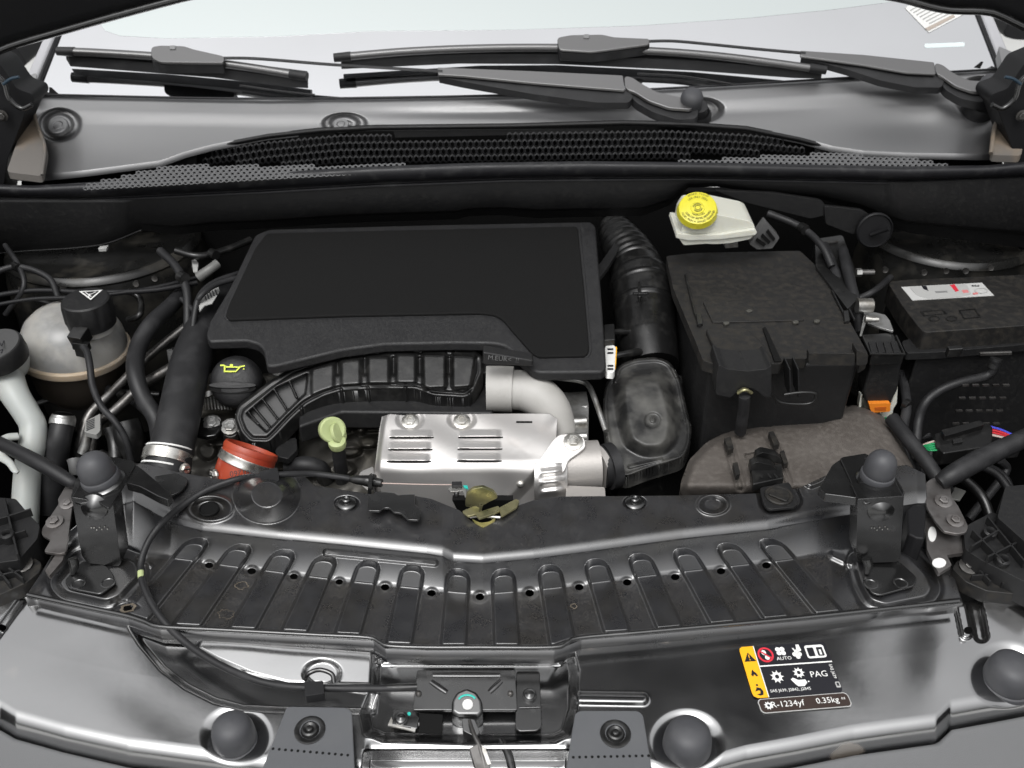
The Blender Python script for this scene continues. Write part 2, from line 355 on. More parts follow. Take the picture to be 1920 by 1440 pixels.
# defroster / sensor print showing through the glass
slab('frit_dash', rnd([(1733, 82), (1808, 79), (1809, 87), (1734, 90)], 3), Wp(.0004), .0003, M('pale_frit_mark', (.75, .85, .85), .5), ws, bevel=0)
for pts in ([(75, 175), (79, 167), (92, 174), (92, 163), (97, 164), (110, 176)], [(1826, 126), (1840, 115), (1844, 116), (1838, 128)]):
    slab('frit_tab', pts, Wp(.0005), .0003, m_dark, ws, bevel=0)
st = thing('windscreen_sticker', 'white paper sticker set askew in the top right corner of the windscreen', 'sticker', P(1760, 20, Wp()))
slab('paper', [(1697, 15), (1765, -34), (1823, 18), (1742, 61)], Wp(.0012), .0006, m_lab_w, st, bevel=0)
slab('brown_bar', [(1735, 53), (1787, 27), (1791, 31), (1741, 57)], Wp(.0022), .0006, M('brown_bar_print', (.42, .36, .31), .5), st, bevel=0)
for i in range(7): slab('print_line', [(1706+i*6, 19+i*4), (1742+i*7, -2+i*4), (1743+i*7, -1+i*4), (1707+i*6, 20.5+i*4)], Wp(.002), .0004, m_lab_g, st, bevel=0)
# ================================================================== A PILLARS, MIRRORS, HINGES
def pillar(pts, lab):
    o = thing('windscreen_pillar', lab, 'pillar', P(*pts[0], Wp(.01)), 'windscreen pillars')
    slab('pillar_skin', pts, Wp(.012), .05, m_body, o, bevel=.006, seg=3)
    return o
p1 = pillar([(150, -100), (106, 57), (63, 160), (40, 158), (82, 64), (122, -100)], 'pale pillar at the left edge of the windscreen beside the black hinge')
p2 = pillar([(1806, -100), (1836, 15), (1878, 122), (1898, 108), (1858, 15), (1830, -100)], 'pale pillar at the right edge of the windscreen beside the sticker')
slab('pillar_foot_trim', rnd([(68, 136), (40, 146), (32, 166), (62, 176), (70, 160)], 4), Wp(.03), .02, m_cowl, p1, bevel=.002)
slab('pillar_foot_trim', rnd([(1872, 86), (1893, 95), (1912, 102), (1902, 120), (1880, 128)], 4), Wp(.03), .02, m_cowl, p2, bevel=.002)
def mirror(pts, lab):
    o = thing('door_mirror', lab, 'mirror', PY(*pts[0], 2.3), 'door mirrors')
    slab('housing', pts, yp(2.3), 0, m_hood, o, r=12, off=(0, .14, .01), bevel=.012, seg=3)
    return o
mirror([(-70, 76), (24, 82), (53, 122), (27, 131), (-5, 128), (-60, 128)], 'dark door mirror seen past the left end of the hood edge')
mirror([(1902, 26), (1990, 20), (1990, 76), (1905, 76), (1878, 68)], 'dark door mirror seen past the right end of the hood edge')
# opened hood above: only its rear edge is in view, its dark underside is mirrored in the paint below
hood = thing('car_hood', 'raised black hood, its arched rear edge crossing the top corners of the view', 'car hood', (0, 1.5, .55))
le = line([(-200, 130), (-40, 110), (0, 92), (35, 80), (80, 67), (200, 33), (330, -2), (480, -35), (700, -62), (960, -72), (1300, -60), (1500, -34), (1690, -4), (1760, 16), (1800, 20), (1850, 18), (1890, 34), (1920, 52), (2100, 110)])
HA = rad(66); HL = 1.02
def hoodsheet():
    n = 60; V = []; F = []
    for r, tt in enumerate((0, .02, .5, .9, 1)):
        for i in range(n):
            x = -220+i*2360/(n-1)
            p = PY(x, float(le(x)), 1.5); k = 1-.12*tt
            side = abs(p.x)/.85
            top = HL*(1-.10*side**4)
            V.append(Vector((p.x*k, p.y-math.cos(HA)*top*tt, p.z+math.sin(HA)*top*tt)))
    for r in range(4):
        for i in range(n-1): F.append([r*n+i, r*n+i+1, (r+1)*n+i+1, (r+1)*n+i])
    return V, F
V, F = hoodsheet(); o = mk('inner_skin', V, F, m_hood, hood)
sm = o.modifiers.new('thick', 'SOLIDIFY'); sm.thickness = .03; sm.offset = 1
pts = [PY(x, float(le(x))+1, 1.498) for x in range(-60, 1981, 40)]
tube('edge_hem', pts, .006, m_brk, hood, seg=8, n=2)
def hinge(flip):
    f = (lambda x: 1920-x) if flip else (lambda x: x)
    o = slab('hood_hinge', [(f(-60), 95), (f(-60), 420), (f(0), 400), (f(14), 300), (f(50), 205), (f(64), 190), (f(60), 176), (f(30), 165), (f(0), 120)], yp(1.50), 0, m_hood, hood, r=8, off=(0, .06, 0), bevel=.003)
    tpx('hinge_arm', [(f(-40), 120, yp(1.48)), (f(4), 150, yp(1.48)), (f(18), 185, yp(1.48)), (f(40), 203, yp(1.48)), (f(60), 196, yp(1.48))], 5, m_brk, o, seg=8)
    tpx('gas_clip', [(f(6), 158, yp(1.46)), (f(20), 148, yp(1.46)), (f(36), 144, yp(1.46))], 3, M('blue_grey_clip', (.02, .04, .06), .4), o, seg=8)
    hexbolt(PY(f(4), 217, 1.49), (0, -1, 0), .006, m_dsteel, o)
hinge(False); hinge(True)
# ================================================================== COWL
cowl = thing('cowl_panel', 'broad weathered grey plastic cowl panel below the windscreen', 'cowl panel', (0, 1.55, .3))
CW = zp(.355, 1.62, .55)
glb = line([(20, 172), (66, 178), (500, 186), (960, 179), (1300, 164), (1600, 146), (1876, 131), (1900, 130)])
lip = line([(20, 328), (75, 329), (160, 320), (300, 302), (350, 284), (400, 271), (500, 252), (600, 241), (700, 236), (960, 233), (1170, 227), (1290, 230), (1400, 238), (1500, 258), (1560, 274), (1620, 283), (1700, 287), (1880, 290), (1900, 290)])
def cowl_t(px, py):
    t = T(CW, px, py)
    a = glb(px)
    h = .006*ss(a+56, a+26, py)*ss(a-2, a+10, py)                     # raised shelf under the glass
    h = h-.014*ss(a+8, a, py)
    for cx, cy, rx, ry in ((112, 234, 38, 30), (646, 232, 40, 20)):  # round bosses
        q = np.hypot((px-cx)/rx, (py-cy)/ry)
        h = h-.012*(1-ss(.9, 1.1, q))+.016*(1-ss(.55, .72, q))-.003*(1-ss(.3, .36, q))
    for cx, cy, rx, ry in ((1842, 183, 52, 42), (1316, 206, 42, 24)): # spindle wells
        q = np.hypot((px-cx)/rx, (py-cy)/ry); h = h-.022*(1-ss(.7, 1.05, q))
    h = h-.022*np.exp(-(((px-1700)/130)**2+((py-236)/40)**2))-.012*np.exp(-(((px-1150)/300)**2+((py-205)/14)**2))*.4 - .006*np.exp(-(((px-890)/190)**2+((py-212)/9)**2)) - .004*np.exp(-(((px-180)/120)**2+((py-290)/40)**2))
    h = h-.018*ss(1790, 1880, px)*ss(220, 290, py)-.018*ss(160, 60, px)*ss(230, 300, py)
    return t-h
relief('panel_skin', lambda s, t: (30+1850*s, glb(30+1850*s)+(lip(30+1850*s)-glb(30+1850*s))*t), cowl_t, m_cowl, cowl, nx=620, ny=110, mode='t', skirt=.01)
for cx, cy, q in ((110, 238, 1), (640, 236, .8)):
    lathe('boss_cap', P(cx, cy, zp(.362, 1.62, .55)), (0, -.48, .88), [(.0165*q, -.004), (.0165*q, .003), (.015*q, .0045), (.009*q, .0045), (.008*q, .0035), (.007*q, .0045), (.001, .005)], m_cowl, cowl, seg=32)
for pts, lab in (([(12, 322), (30, 270), (57, 196), (64, 205), (72, 240), (84, 262), (88, 280), (79, 330)], None), ([(1858, 290), (1868, 230), (1886, 190), (1893, 150), (1902, 190), (1910, 225), (1918, 275), (1915, 292)], None)):
    m_flapc = bpy.data.materials.get('brown_grey_flap') or M('brown_grey_flap', (.13, .12, .11), .6, dust=(.22, .17, .12), dlo=.5, dhi=.7, bump=.2)
    slab('end_flap', pts, zp(.372, 1.62, .55), .012, m_flapc, cowl, r=8, bevel=.003)
tpx('edge_rope', [(1892, 146, zp(.38, 1.62, .55)), (1886, 195, zp(.38, 1.62, .55)), (1866, 235, zp(.38, 1.62, .55)), (1858, 288, zp(.38, 1.62, .55))], 4, m_flapc, cowl)
tpx('edge_rope', [(60, 196, zp(.38, 1.62, .55)), (70, 235, zp(.38, 1.62, .55)), (84, 275, zp(.38, 1.62, .55)), (79, 328, zp(.38, 1.62, .55))], 3, m_flapc, cowl)
# ---- grille under the cowl lip
gr = thing('cowl_air_grille', 'dark honeycomb air grille arching under the front lip of the cowl panel', 'grille', (0, 1.54, .27))
RY = 1.54
seal_top = line([(-40, 344), (60, 348), (150, 343), (300, 335), (500, 323), (700, 312), (900, 305), (1100, 302), (1300, 304), (1500, 308), (1700, 312), (1850, 310), (1960, 300)])
relief('riser_back', lambda s, t: (40+1840*s, lip(40+1840*s)-2+(seal_top(40+1840*s)+6-lip(40+1840*s))*t), lambda px, py: T(yp(RY+.012), px, py), m_dark, gr, nx=120, ny=4, mode='t', skirt=0)
def lipz(px, py):
    u = (py-lip(px))/11.0
    return np.minimum(T(CW, px, lip(px)*np.ones_like(px)), T(yp(RY-.01), px, py)*1.0)-.006*np.sin(np.clip(u, 0, 1)*math.pi)
def lipgrid(s, t):
    x = 60+1830*s; wdt = np.interp(x, [60, 350, 500, 900, 1400, 1560, 1700, 1890], [8, 10, 10, 9, 11, 10, 8, 8])
    return x, lip(x)-1+wdt*t
relief('lip_trim', lipgrid, lambda px, py: T(yp(1.535), px, py)-.004*np.sin(np.clip((py-lip(px)+1)/10, 0, 1)*math.pi), m_plas, gr, nx=220, ny=8, mode='t', skirt=0)
def honey(name, poly, pl, pw, ph, m, hole=.62, depth=.004, x0=0, slope=None):
    V = []; F = []; r = 0; ys = [p[1] for p in poly]; xs = [p[0] for p in poly]
    base = slope if slope else (lambda x: 0*x)
    y = min(ys)-60
    while y < max(ys)+60:
        x = min(xs)+(pw/2 if r % 2 else 0)
        while x < max(xs):
            yy = y+float(base(np.array(x)))
            if float(dpoly(np.array([x]), np.array([yy]), poly)[0]) < -ph*.28:
                b = len(V); O = []; I = []
                for k in range(6):
                    a = math.pi/6+k*math.pi/3
                    O.append((x+math.cos(a)*pw/math.sqrt(3), yy+math.sin(a)*ph/1.5)); I.append((x+math.cos(a)*pw*.5*hole, yy+math.sin(a)*ph*.66*hole))
                for q in O: V.append(P(q[0], q[1], pl))
                for q in I: V.append(P(q[0], q[1], pl)+Vector((0, -.0012, 0)))
                for q in I: V.append(P(q[0], q[1], pl)+Vector((0, depth, -.001)))
                for k in range(6):
                    k2 = (k+1) % 6
                    F.append([b+k, b+k2, b+6+k2, b+6+k]); F.append([b+6+k, b+6+k2, b+12+k2, b+12+k])
            x += pw
        y += ph; r += 1
    return mk(name, V, F, m, gr, smooth=False)
riser = [(368, 291), (420, 279), (500, 264), (600, 251), (640, 247), (738, 246), (741, 257), (1130, 248), (1134, 237), (1210, 236), (1290, 240), (1400, 249), (1528, 273), (1528, 286), (1400, 292), (1200, 302), (1000, 305), (700, 312), (560, 315), (430, 312), (368, 308)]
gslope = lambda x: np.interp(x, [360, 500, 640, 960, 1250, 1400, 1530], [38, 17, 4, 0, -4, 3, 16])
m_mesh = M('mesh_plastic', (.018, .018, .019), .42, spec=.5)
honey('vent_mesh', riser, yp(RY-.004), 11.3, 13.3, m_mesh, hole=.66, slope=gslope)
for poly in ([(150, 347), (300, 312), (365, 308), (640, 309), (760, 306), (760, 324), (640, 332), (500, 340), (400, 345), (300, 351), (200, 357), (150, 357)], [(1200, 304), (1345, 297), (1447, 290), (1533, 287), (1613, 289), (1713, 295), (1775, 308), (1775, 326), (1500, 322), (1300, 318), (1200, 318)]):
    honey('ledge_mesh', poly, zp(.295, 1.47, .25), 11, 6.0, m_cowl, hole=.55, depth=.003, slope=(lambda x: seal_top(x)-min(q[1] for q in poly)-13.5))
slab('riser_wedge', [(300, 306), (368, 288), (368, 310), (300, 312)], yp(RY-.006), 0, m_plas, gr, off=(0, .004, 0), bevel=0)
slab('riser_wedge', [(1528, 271), (1620, 290), (1610, 291), (1528, 288)], yp(RY-.006), 0, m_plas, gr, off=(0, .004, 0), bevel=0)
slab('riser_wedge', [(636, 246), (1132, 242), (1132, 249), (741, 258), (738, 246)], yp(RY-.003), 0, m_plas, gr, off=(0, .004, 0), bevel=0)
# ---- seal strip
sb = line([(-40, 372), (0, 375), (150, 379), (500, 363), (700, 351), (960, 341), (1300, 338), (1700, 346), (1960, 336)])
def seal_t(px, py):
    u = (py-seal_top(px))/(sb(px)-seal_top(px))
    return T(yp(1.45), px, py)-.014*np.sqrt(np.clip(1-(2*np.clip(u, 0, .8)/.8-1)**2, 0, 1))+.006*np.exp(-((u-.82)/.06)**2)
seal = relief('hood_seal', lambda s, t: (-40+2000*s, seal_top(-40+2000*s)+(sb(-40+2000*s)-seal_top(-40+2000*s))*t), seal_t, m_seal, nx=300, ny=26, mode='t', skirt=.0)
tag(seal, 'long black rubber sealing strip running the full width in front of the cowl grille', 'rubber seal')
ps = thing('cowl_front_panel', 'dark plastic bulkhead panel hanging below the long rubber sealing strip', 'bulkhead panel', (0, 1.45, .19))
pb = line([(-40, 480), (0, 474), (180, 462), (245, 444), (262, 432), (330, 440), (400, 432), (500, 428), (640, 418), (857, 411), (880, 405), (940, 403), (1010, 409), (1207, 404), (1257, 384), (1290, 352), (1345, 350), (1420, 362), (1540, 374), (1613, 395), (1660, 420), (1700, 436), (1800, 450), (1960, 470)])
def pan_t(px, py):
    u = (py-sb(px))/(pb(px)-sb(px)+1)
    h = .004*ss(245, 238, px)*ss(370, 380, py)-.03*u**3+.006*ss(1655, 1675, px)
    h = h - .012*ss(250, 330, px)*ss(.75, .8, u)
    return T(yp(1.452), px, py)-h
relief('panel_skin', lambda s, t: (-40+2000*s, sb(-40+2000*s)-4+(pb(-40+2000*s)+4-sb(-40+2000*s))*t), pan_t, m_plas, ps, nx=300, ny=50, mode='t', skirt=.0)
tpx('trim_edge', [(x, float(pb(x)), yp(1.465)) for x in range(-40, 261, 60)]+[(262, 433, yp(1.47))], 1.3, m_plas, ps, seg=6)
slab('white_clip', [(183, 466), (200, 464), (200, 472), (186, 473)], yp(1.44), 0, m_lab_g, ps, off=(0, .01, 0))
# ================================================================== WIPERS
def wiper(lab, blade, rub, adapter, rod, cover, side, knk, knk_side, cap, well, tail):
    o = thing('windscreen_wiper', lab, 'wiper', P(*cap, Wp(.03)), 'windscreen wipers')
    H = .035
    W = [P(x, y, Wp(H)) for x, y in blade]
    tube('blade_spoiler', W, [S(p, 9.5) for p in W], m_blade, o, seg=12, flat=.8)
    for (x, y), (x2, y2) in ((blade[0], blade[1]), (blade[-1], blade[-2])):
        d = Vector((x2-x, y2-y)).normalized()
        tpx('end_cap', [(x-d.x*4, y-d.y*4, Wp(H)), (x+d.x*28, y+d.y*28, Wp(H))], [9.5, 10.6], m_rub, o, seg=12, n=2, flat=.85)
    slab('blade_rubber', rub, Wp(.012), 0, m_rub, o, off=(0, .004, .016), bevel=.001)
    slab('blade_adapter', adapter, Wp(H+.018), .004, m_blade, o, r=7, bevel=.0018, seg=3)
    slab('adapter_side', [(x, y+5) for x, y in adapter], Wp(H+.012), .014, m_rub, o, r=7, bevel=.003)
    ax = sum(p[0] for p in adapter[:4])/4; ay = sum(p[1] for p in adapter[:4])/4
    slab('release_button', [(ax-4, ay-3), (ax+7, ay-3), (ax+6, ay+4), (ax-5, ay+4)], Wp(H+.02), .002, m_cowl, o, r=2, bevel=.0005)
    tpx('spring_rod', [(x, y, Wp(H+.012)) for x, y in rod], 4.6, m_rub, o, seg=8, flat=.6)
    slab('arm_cover', cover, Wp(H+.014), .004, m_blade, o, r=3, bevel=.003, seg=3)
    slab('arm_side', side, Wp(H+.007), .011, m_rub, o, r=6, bevel=.002)
    slab('arm_head', knk, Wp(H+.012), .005, m_blade, o, r=9, bevel=.004, seg=3)
    slab('arm_head_side', knk_side, Wp(H+.004), .013, m_rub, o, r=10, bevel=.003)
    c = P(*cap, Wp(H+.018)); r = S(c, 21)
    lathe('pivot_cap', c, (0, -.5, .87), [(r*.95, -.045), (r*1.02, -.012), (r, 0), (r*.88, r*.32), (r*.6, r*.52), (r*.25, r*.6), (.0005, r*.61)], m_buf, o, seg=32)
    c2 = P(*well, zp(.36, 1.62, .55)); r2 = S(c2, 30)
    lathe('spindle_boot', c2, (0, -.48, .88), [(r2, -.015), (r2*.95, .002), (r2*.8, .008), (r2*.72, .004), (r2*.6, .02), (.002, .022)], m_rub, o, seg=28)
    if tail: tpx('washer_pipe', [(x, y, Wp(.01)) for x, y in tail], 2.2, m_rub, o, seg=8)
    return o
wiper('shorter wiper in the left half, arm reaching right to a pivot near mid cowl',
      [(112, 96), (200, 100), (330, 109), (450, 124), (572, 143)],
      [(124, 112), (300, 122), (470, 138), (578, 152), (578, 166), (540, 164), (400, 146), (260, 135), (132, 125)],
      [(283, 88), (300, 85), (345, 86), (362, 92), (420, 105), (420, 117), (380, 117), (300, 116), (284, 108)],
      [(400, 109), (480, 110), (620, 121), (750, 129), (830, 134)],
      [(820, 126), (1000, 133), (1168, 141), (1172, 169), (1000, 155), (870, 142), (821, 139)],
      [(823, 140), (870, 141), (1000, 154), (1175, 168), (1188, 180), (1180, 192), (1120, 192), (1000, 176), (865, 152), (823, 143)],
      [(1170, 142), (1185, 144), (1202, 156), (1232, 172), (1275, 182), (1296, 180), (1300, 205), (1255, 202), (1215, 188), (1190, 172), (1172, 166)],
      [(1174, 168), (1190, 172), (1215, 188), (1255, 200), (1310, 200), (1308, 222), (1270, 224), (1225, 210), (1190, 190)],
      (1298, 182), (1305, 214), [(450, 160), (520, 170), (590, 178)])
wiper('longer wiper in the right half, arm ending at the far right pivot below the sticker',
      [(630, 108), (760, 97), (900, 91), (1045, 90), (1200, 95), (1350, 106), (1545, 131)],
      [(640, 122), (900, 106), (1045, 105), (1300, 118), (1540, 140), (1540, 148), (1490, 147), (1300, 133), (1045, 121), (860, 120), (640, 130)],
      [(1044, 70), (1070, 65), (1130, 64), (1150, 69), (1218, 72), (1218, 83), (1150, 92), (1110, 97), (1048, 93)],
      [(1200, 78), (1260, 77), (1330, 83), (1420, 92), (1510, 100)],
      [(1500, 94), (1620, 102), (1752, 116), (1755, 139), (1700, 136), (1620, 122), (1500, 105)],
      [(1502, 105), (1620, 120), (1700, 134), (1757, 138), (1772, 152), (1765, 164), (1715, 163), (1650, 150), (1590, 130), (1540, 116), (1502, 108)],
      [(1752, 117), (1768, 121), (1785, 135), (1815, 150), (1850, 152), (1860, 172), (1825, 172), (1790, 160), (1768, 144), (1756, 138)],
      [(1757, 140), (1770, 144), (1795, 162), (1830, 172), (1868, 168), (1866, 186), (1835, 192), (1800, 184), (1770, 166)],
      (1860, 156), (1838, 200), [(1195, 138), (1280, 143), (1370, 157)])
# ================================================================== RADIATOR CROSSMEMBER AND RIBBED TRAY
top_l = line([(120, 950), (200, 925), (225, 890), (262, 868), (290, 872), (330, 884), (400, 897), (440, 900), (480, 892), (500, 886), (560, 884), (590, 910), (640, 918), (690, 926), (780, 930), (810, 936), (862, 957), (882, 976), (905, 990), (928, 978), (950, 955), (1000, 938), (1050, 931), (1270, 929), (1300, 928), (1420, 925), (1500, 915), (1545, 893), (1600, 880), (1700, 872), (1760, 900)])
A_l = line([(120, 945), (235, 935), (250, 930), (320, 970), (380, 986), (520, 1001), (640, 1012), (800, 1029), (830, 1034), (850, 1044), (905, 1047), (1000, 1038), (1100, 1025), (1280, 1000), (1440, 983), (1520, 968), (1600, 955), (1720, 935)])
B_l = line([(120, 1020), (240, 1036), (345, 1048), (430, 1060), (515, 1071), (597, 1082), (682, 1092), (770, 1101), (857, 1110), (905, 1113), (945, 1110), (1036, 1102), (1127, 1090), (1213, 1079), (1300, 1069), (1387, 1059), (1470, 1050), (1560, 1038), (1720, 1018)])
F_l = line([(-60, 1100), (40, 1116), (200, 1150), (240, 1158), (300, 1178), (700, 1199), (722, 1214), (800, 1217), (1040, 1217), (1070, 1206), (1090, 1197), (1200, 1189), (1500, 1162), (1800, 1130), (1980, 1100)])
RIBX = [345, 430, 515, 597, 682, 768, 857, 945, 1036, 1127, 1213, 1300, 1387, 1470]
HOLES = [(392, 1060, 7.5, 5.5), (472, 1071, 8, 6), (551, 1081, 7.5, 5.5), (722, 1101, 8, 6), (809, 1112, 8, 6), (900, 1119, 8, 6.5), (993, 1112, 8, 6.5), (1086, 1101, 8, 6), (1176, 1092, 8, 6), (1266, 1082, 8, 6), (1352, 1071, 8, 6), (1437, 1060, 8, 6)]
HX = [(636, 1091, 7, 5)]
POCK = [(238, 1141, 10, 7)]
def frame_z(px, py):
    A, B, Fr, Tp = A_l(px), B_l(px), F_l(px), top_l(px)
    zt = .056+.012*(A-py)/90.                                     # top face rises a little to the rear
    zfoot = .014
    u = (px-905)/(1+.00135*np.clip(py-B, -80, 200))+905
    rib = np.zeros_like(px); sx_ = np.full_like(px, 1e3)
    for c in RIBX: sx_ = np.where(np.abs(u-c) < np.abs(sx_), u-c, sx_)
    hw = 23.0
    inr = 1-ss(hw-6, hw+2, np.abs(sx_))
    inr = np.where((u < 315) | (u > 1500), 0, inr)
    s = np.clip((py-A)/(B-A), 0, 1)
    zw = zt*(1-s)+zfoot*s
    zw = zt+(zfoot-zt)*s
    # scoops: rounded rib ends standing out of the wall, with a level shelf on top
    yS = B-43+np.clip((np.abs(sx_)/hw), 0, 1)**3*14
    sS = np.clip((yS-A)/(B-A), 0, 1); zS = (.056)+(zfoot-.056)*sS
    rt = .006
    zsc = np.where(py < yS, zw, np.where(py < yS+13, zS, zS+(zfoot+rt-zS)*np.clip((py-yS-13)/(B+3-yS-13), 0, 1)))
    zwall = zw*(1-inr)+zsc*inr
    ztray = zfoot-.006*np.clip((py-B)/(Fr-B), 0, 1)+rt*inr*(1-ss(Fr-10, Fr-6, py))
    zwe = .056+(zfoot-.056)*(py-A)/(B-A)
    z = np.where(py < A+10, smin(zt, zwe, .006), np.where(py < B, zwall, ztray))
    z = np.where(np.abs(py-B) < 9, -smin(-np.where(py < B, zwall, zfoot+(zfoot-.056)*(py-B)/(B-A)+rt*inr), -ztray, .003), z)
    # valley dimples round the drain holes
    for cx, cy, rx, ry in HOLES+HX:
        q = np.hypot((px-cx)/(rx*1.9), (py-cy)/(ry*1.9)); z = z-.0016*(1-ss(.5, 1.1, q))
    # fold lip at the tray front
    z = z+.003*ss(Fr-9, Fr-2, py)
    return z
def frame_relief_z(px, py):
    z = frame_z(px, py)
    A = A_l(px)
    k = 5.0
    e = np.exp(-((py-A)/6.)**2)                                   # rounded shoulder

    # stampings of the top face
    t = (py < A+2)
    z = z-np.where(t, .010*pad(px, py, [(215, 905), (250, 893), (330, 960), (300, 975), (240, 935)], 6)*0, 0)
    z = z+.007*(1-ss(7, 16, np.abs(dseg(px, py, 640, 1024, 815, 1052)*1)))*0
    z = z-.0035*(1-ss(3, 8, dseg(px, py, 612, 1036, 815, 1056)))        # long groove in the wall
    for cx, cy, rx, ry in ((395, 953, 38, 22), (1337, 946, 26, 17)):
        q = np.hypot((px-cx)/rx, (py-cy)/ry); z = z-.006*(1-ss(.55, 1.0, q))+.003*np.exp(-((q-1.05)/.14)**2)
    for cx, cy, rx, ry in ((650, 944, 26, 15), (1190, 943, 24, 15)):
        q = np.hypot((px-cx)/rx, (py-cy)/ry); z = z-.003*(1-ss(.75, 1.0, q))
    # conical stand at the cable clip
    q = np.hypot((px-500)/64, (py-928)/54); z = z+.036*np.clip((1-q)/.55, 0, 1)
    # sunken field for the quarter-turn fastener
    z = z-.008*pad(px, py, rnd([(1415, 905), (1485, 895), (1505, 940), (1495, 956), (1440, 962), (1425, 950)], 8), 4)
    # raised plate under the left arm foot and right arm foot
    z = z+.006*pad(px, py, rnd([(290, 905), (300, 888), (395, 896), (385, 915), (345, 930), (318, 930)], 8), 3)*0
    z = z+.006*pad(px, py, rnd([(1505, 905), (1530, 885), (1560, 885), (1545, 905), (1520, 915)], 6), 4)
    z = z+.004*pad(px, py, [(150, 900), (215, 925), (245, 938), (320, 985), (320, 1030), (150, 1000)], 10)*0
    # pads under the two stop posts
    for poly in ([(105, 1092), (150, 1044), (215, 1035), (258, 1052), (262, 1080), (225, 1120), (200, 1130), (120, 1112)],
                 [(1600, 1050), (1640, 1030), (1700, 1035), (1740, 1075), (1752, 1105), (1740, 1122), (1660, 1138), (1630, 1128), (1612, 1095)]):
        d = dpoly(px, py, rnd(poly, 10)); z = z+.010*(1-ss(-7, 7, d))-.0025*np.exp(-((d-13)/5.)**2)
    z = z+.004*np.exp(-(dseg(px, py, 1562, 1042, 1592, 1056)/7)**2)+.003*np.exp(-(dseg(px, py, 258, 1045, 280, 1060)/5)**2)
    z = z-.012*pad(px, py, [(205, 1150), (222, 1130), (246, 1126), (262, 1138), (230, 1152)], 3)*.25
    # flange along the left and right borders of the tray
    z = z+.006*ss(30, 0, (px-(50+(1112-py)*.62)))*(py > 960)*ss(940, 1000, py)
    return z
xl = lambda t: np.interp(t, [0, .3, .55, 1], [216, 190, 120, 46]); xr = lambda t: np.interp(t, [0, .3, .55, 1], [1735, 1738, 1762, 1806])
def frame_grid(s, t):
    px = xl(t)+(xr(t)-xl(t))*s
    # rows follow the edges: top, A, B, front
    y = np.where(t < .3, top_l(px)+(A_l(px)-top_l(px))*t/.3, np.where(t < .62, A_l(px)+(B_l(px)-A_l(px))*(t-.3)/.32, B_l(px)+(F_l(px)+3-B_l(px))*(t-.62)/.38))
    return px, y
cm = relief('radiator_crossmember', frame_grid, frame_relief_z, m_tray, nx=1000, ny=210, holes=HOLES+HX+POCK, skirt=.022)
_px, _py = RELV['xy']
_A, _B, _F = A_l(_px), B_l(_px), F_l(_px); _u = (_px-905)/(1+.00135*np.clip(_py-_B, -80, 200))+905
_s = np.full_like(_px, 1e3)
for c in RIBX: _s = np.where(np.abs(_u-c) < np.abs(_s), _u-c, _s)
_d = ss(_B-4, _B+8, _py)*(.10+.55*ss(15, 25, np.abs(_s))*(1-.55*np.clip((_py-_B)/(_F-_B), 0, 1)))+.30*(_py < _A)+.03
for hx_, hy_, _a, _b in HOLES: _d = np.maximum(_d, .9*np.exp(-(((_px-hx_)/16)**2+((_py-hy_-8)/16)**2)))
_d = np.where((_px > 1560) | (_px < 255), _d*.4, _d)
at = cm.data.attributes.new('dust', 'FLOAT', 'POINT'); _v = np.zeros(len(cm.data.vertices), np.float32); _f = _d.reshape(-1).astype(np.float32); _v[:len(_f)] = _f; at.data.foreach_set('value', _v)
tag(cm, 'black pressed steel crossmember with a row of ribs and small round drain holes', 'crossmember')
tpx('front_hem', [(x, float(F_l(x))-3, .0205) for x in (52, 110, 170, 235, 270, 300, 400, 500, 600, 690, 712, 730, 800, 900, 1035, 1062, 1085, 1200, 1350, 1500, 1650, 1798)], 4.6, m_brk, cm, seg=8, n=4)
# screws on the crossmember
for cx, cy in ((650, 943), (1190, 942)):
    c = P(cx, cy, .066)
    lathe('push_pin', c, (0, -.1, 1), [(.012, -.004), (.012, .001), (.010, .0025), (.0055, .003), (.0050, .007), (.0035, .008), (.001, .0065)], m_brk, cm, seg=24)
lathe('hole_plug', P(392, 955, .057), (0, -.1, 1), [(.0125, -.002), (.0125, .0015), (.011, .0025), (.010, .001), (.001, .001)], m_dark, cm, seg=28)
slab('arm_foot', rnd([(288, 893), (330, 886), (352, 897), (350, 908), (336, 922), (318, 930), (300, 915)], 6), .071, .003, m_brk, cm, bevel=.001)
# stains left by dried water: pale rings with a form of their own
m_ring = M('dried_water_stain', (.12, .10, .075), .6)
def squig(cx, cy, rx, ry, z, n=18, w=1.2, seed=0):
    R = random.Random(seed); q = [1+R.uniform(-.25, .25) for _ in range(n)]
    pts = [(cx+rx*q[i]*math.cos(2*math.pi*i/n), cy+ry*q[i]*math.sin(2*math.pi*i/n)) for i in range(n)]
    V = []; F = []
    for (x, y) in pts:
        for k in (1, 1-w*1.4/max(rx, ry)):
            xx = cx+(x-cx)*k; yy = cy+(y-cy)*k
            V.append(P(xx, yy, float(frame_relief_z(np.array([xx]), np.array([yy]))[0])+.0006))
    for i in range(n): F.append([2*i, 2*((i+1) % n), 2*((i+1) % n)+1, 2*i+1])
    return mk('water_stain', V, F, m_ring, cm, smooth=False)
squig(452, 1098, 12, 7, 0, seed=2); squig(424, 1152, 15, 9, 0, seed=3, w=.7); squig(1076, 1136, 6, 5, 0, seed=5); squig(240, 1140, 15, 9, 0, seed=4, w=4)
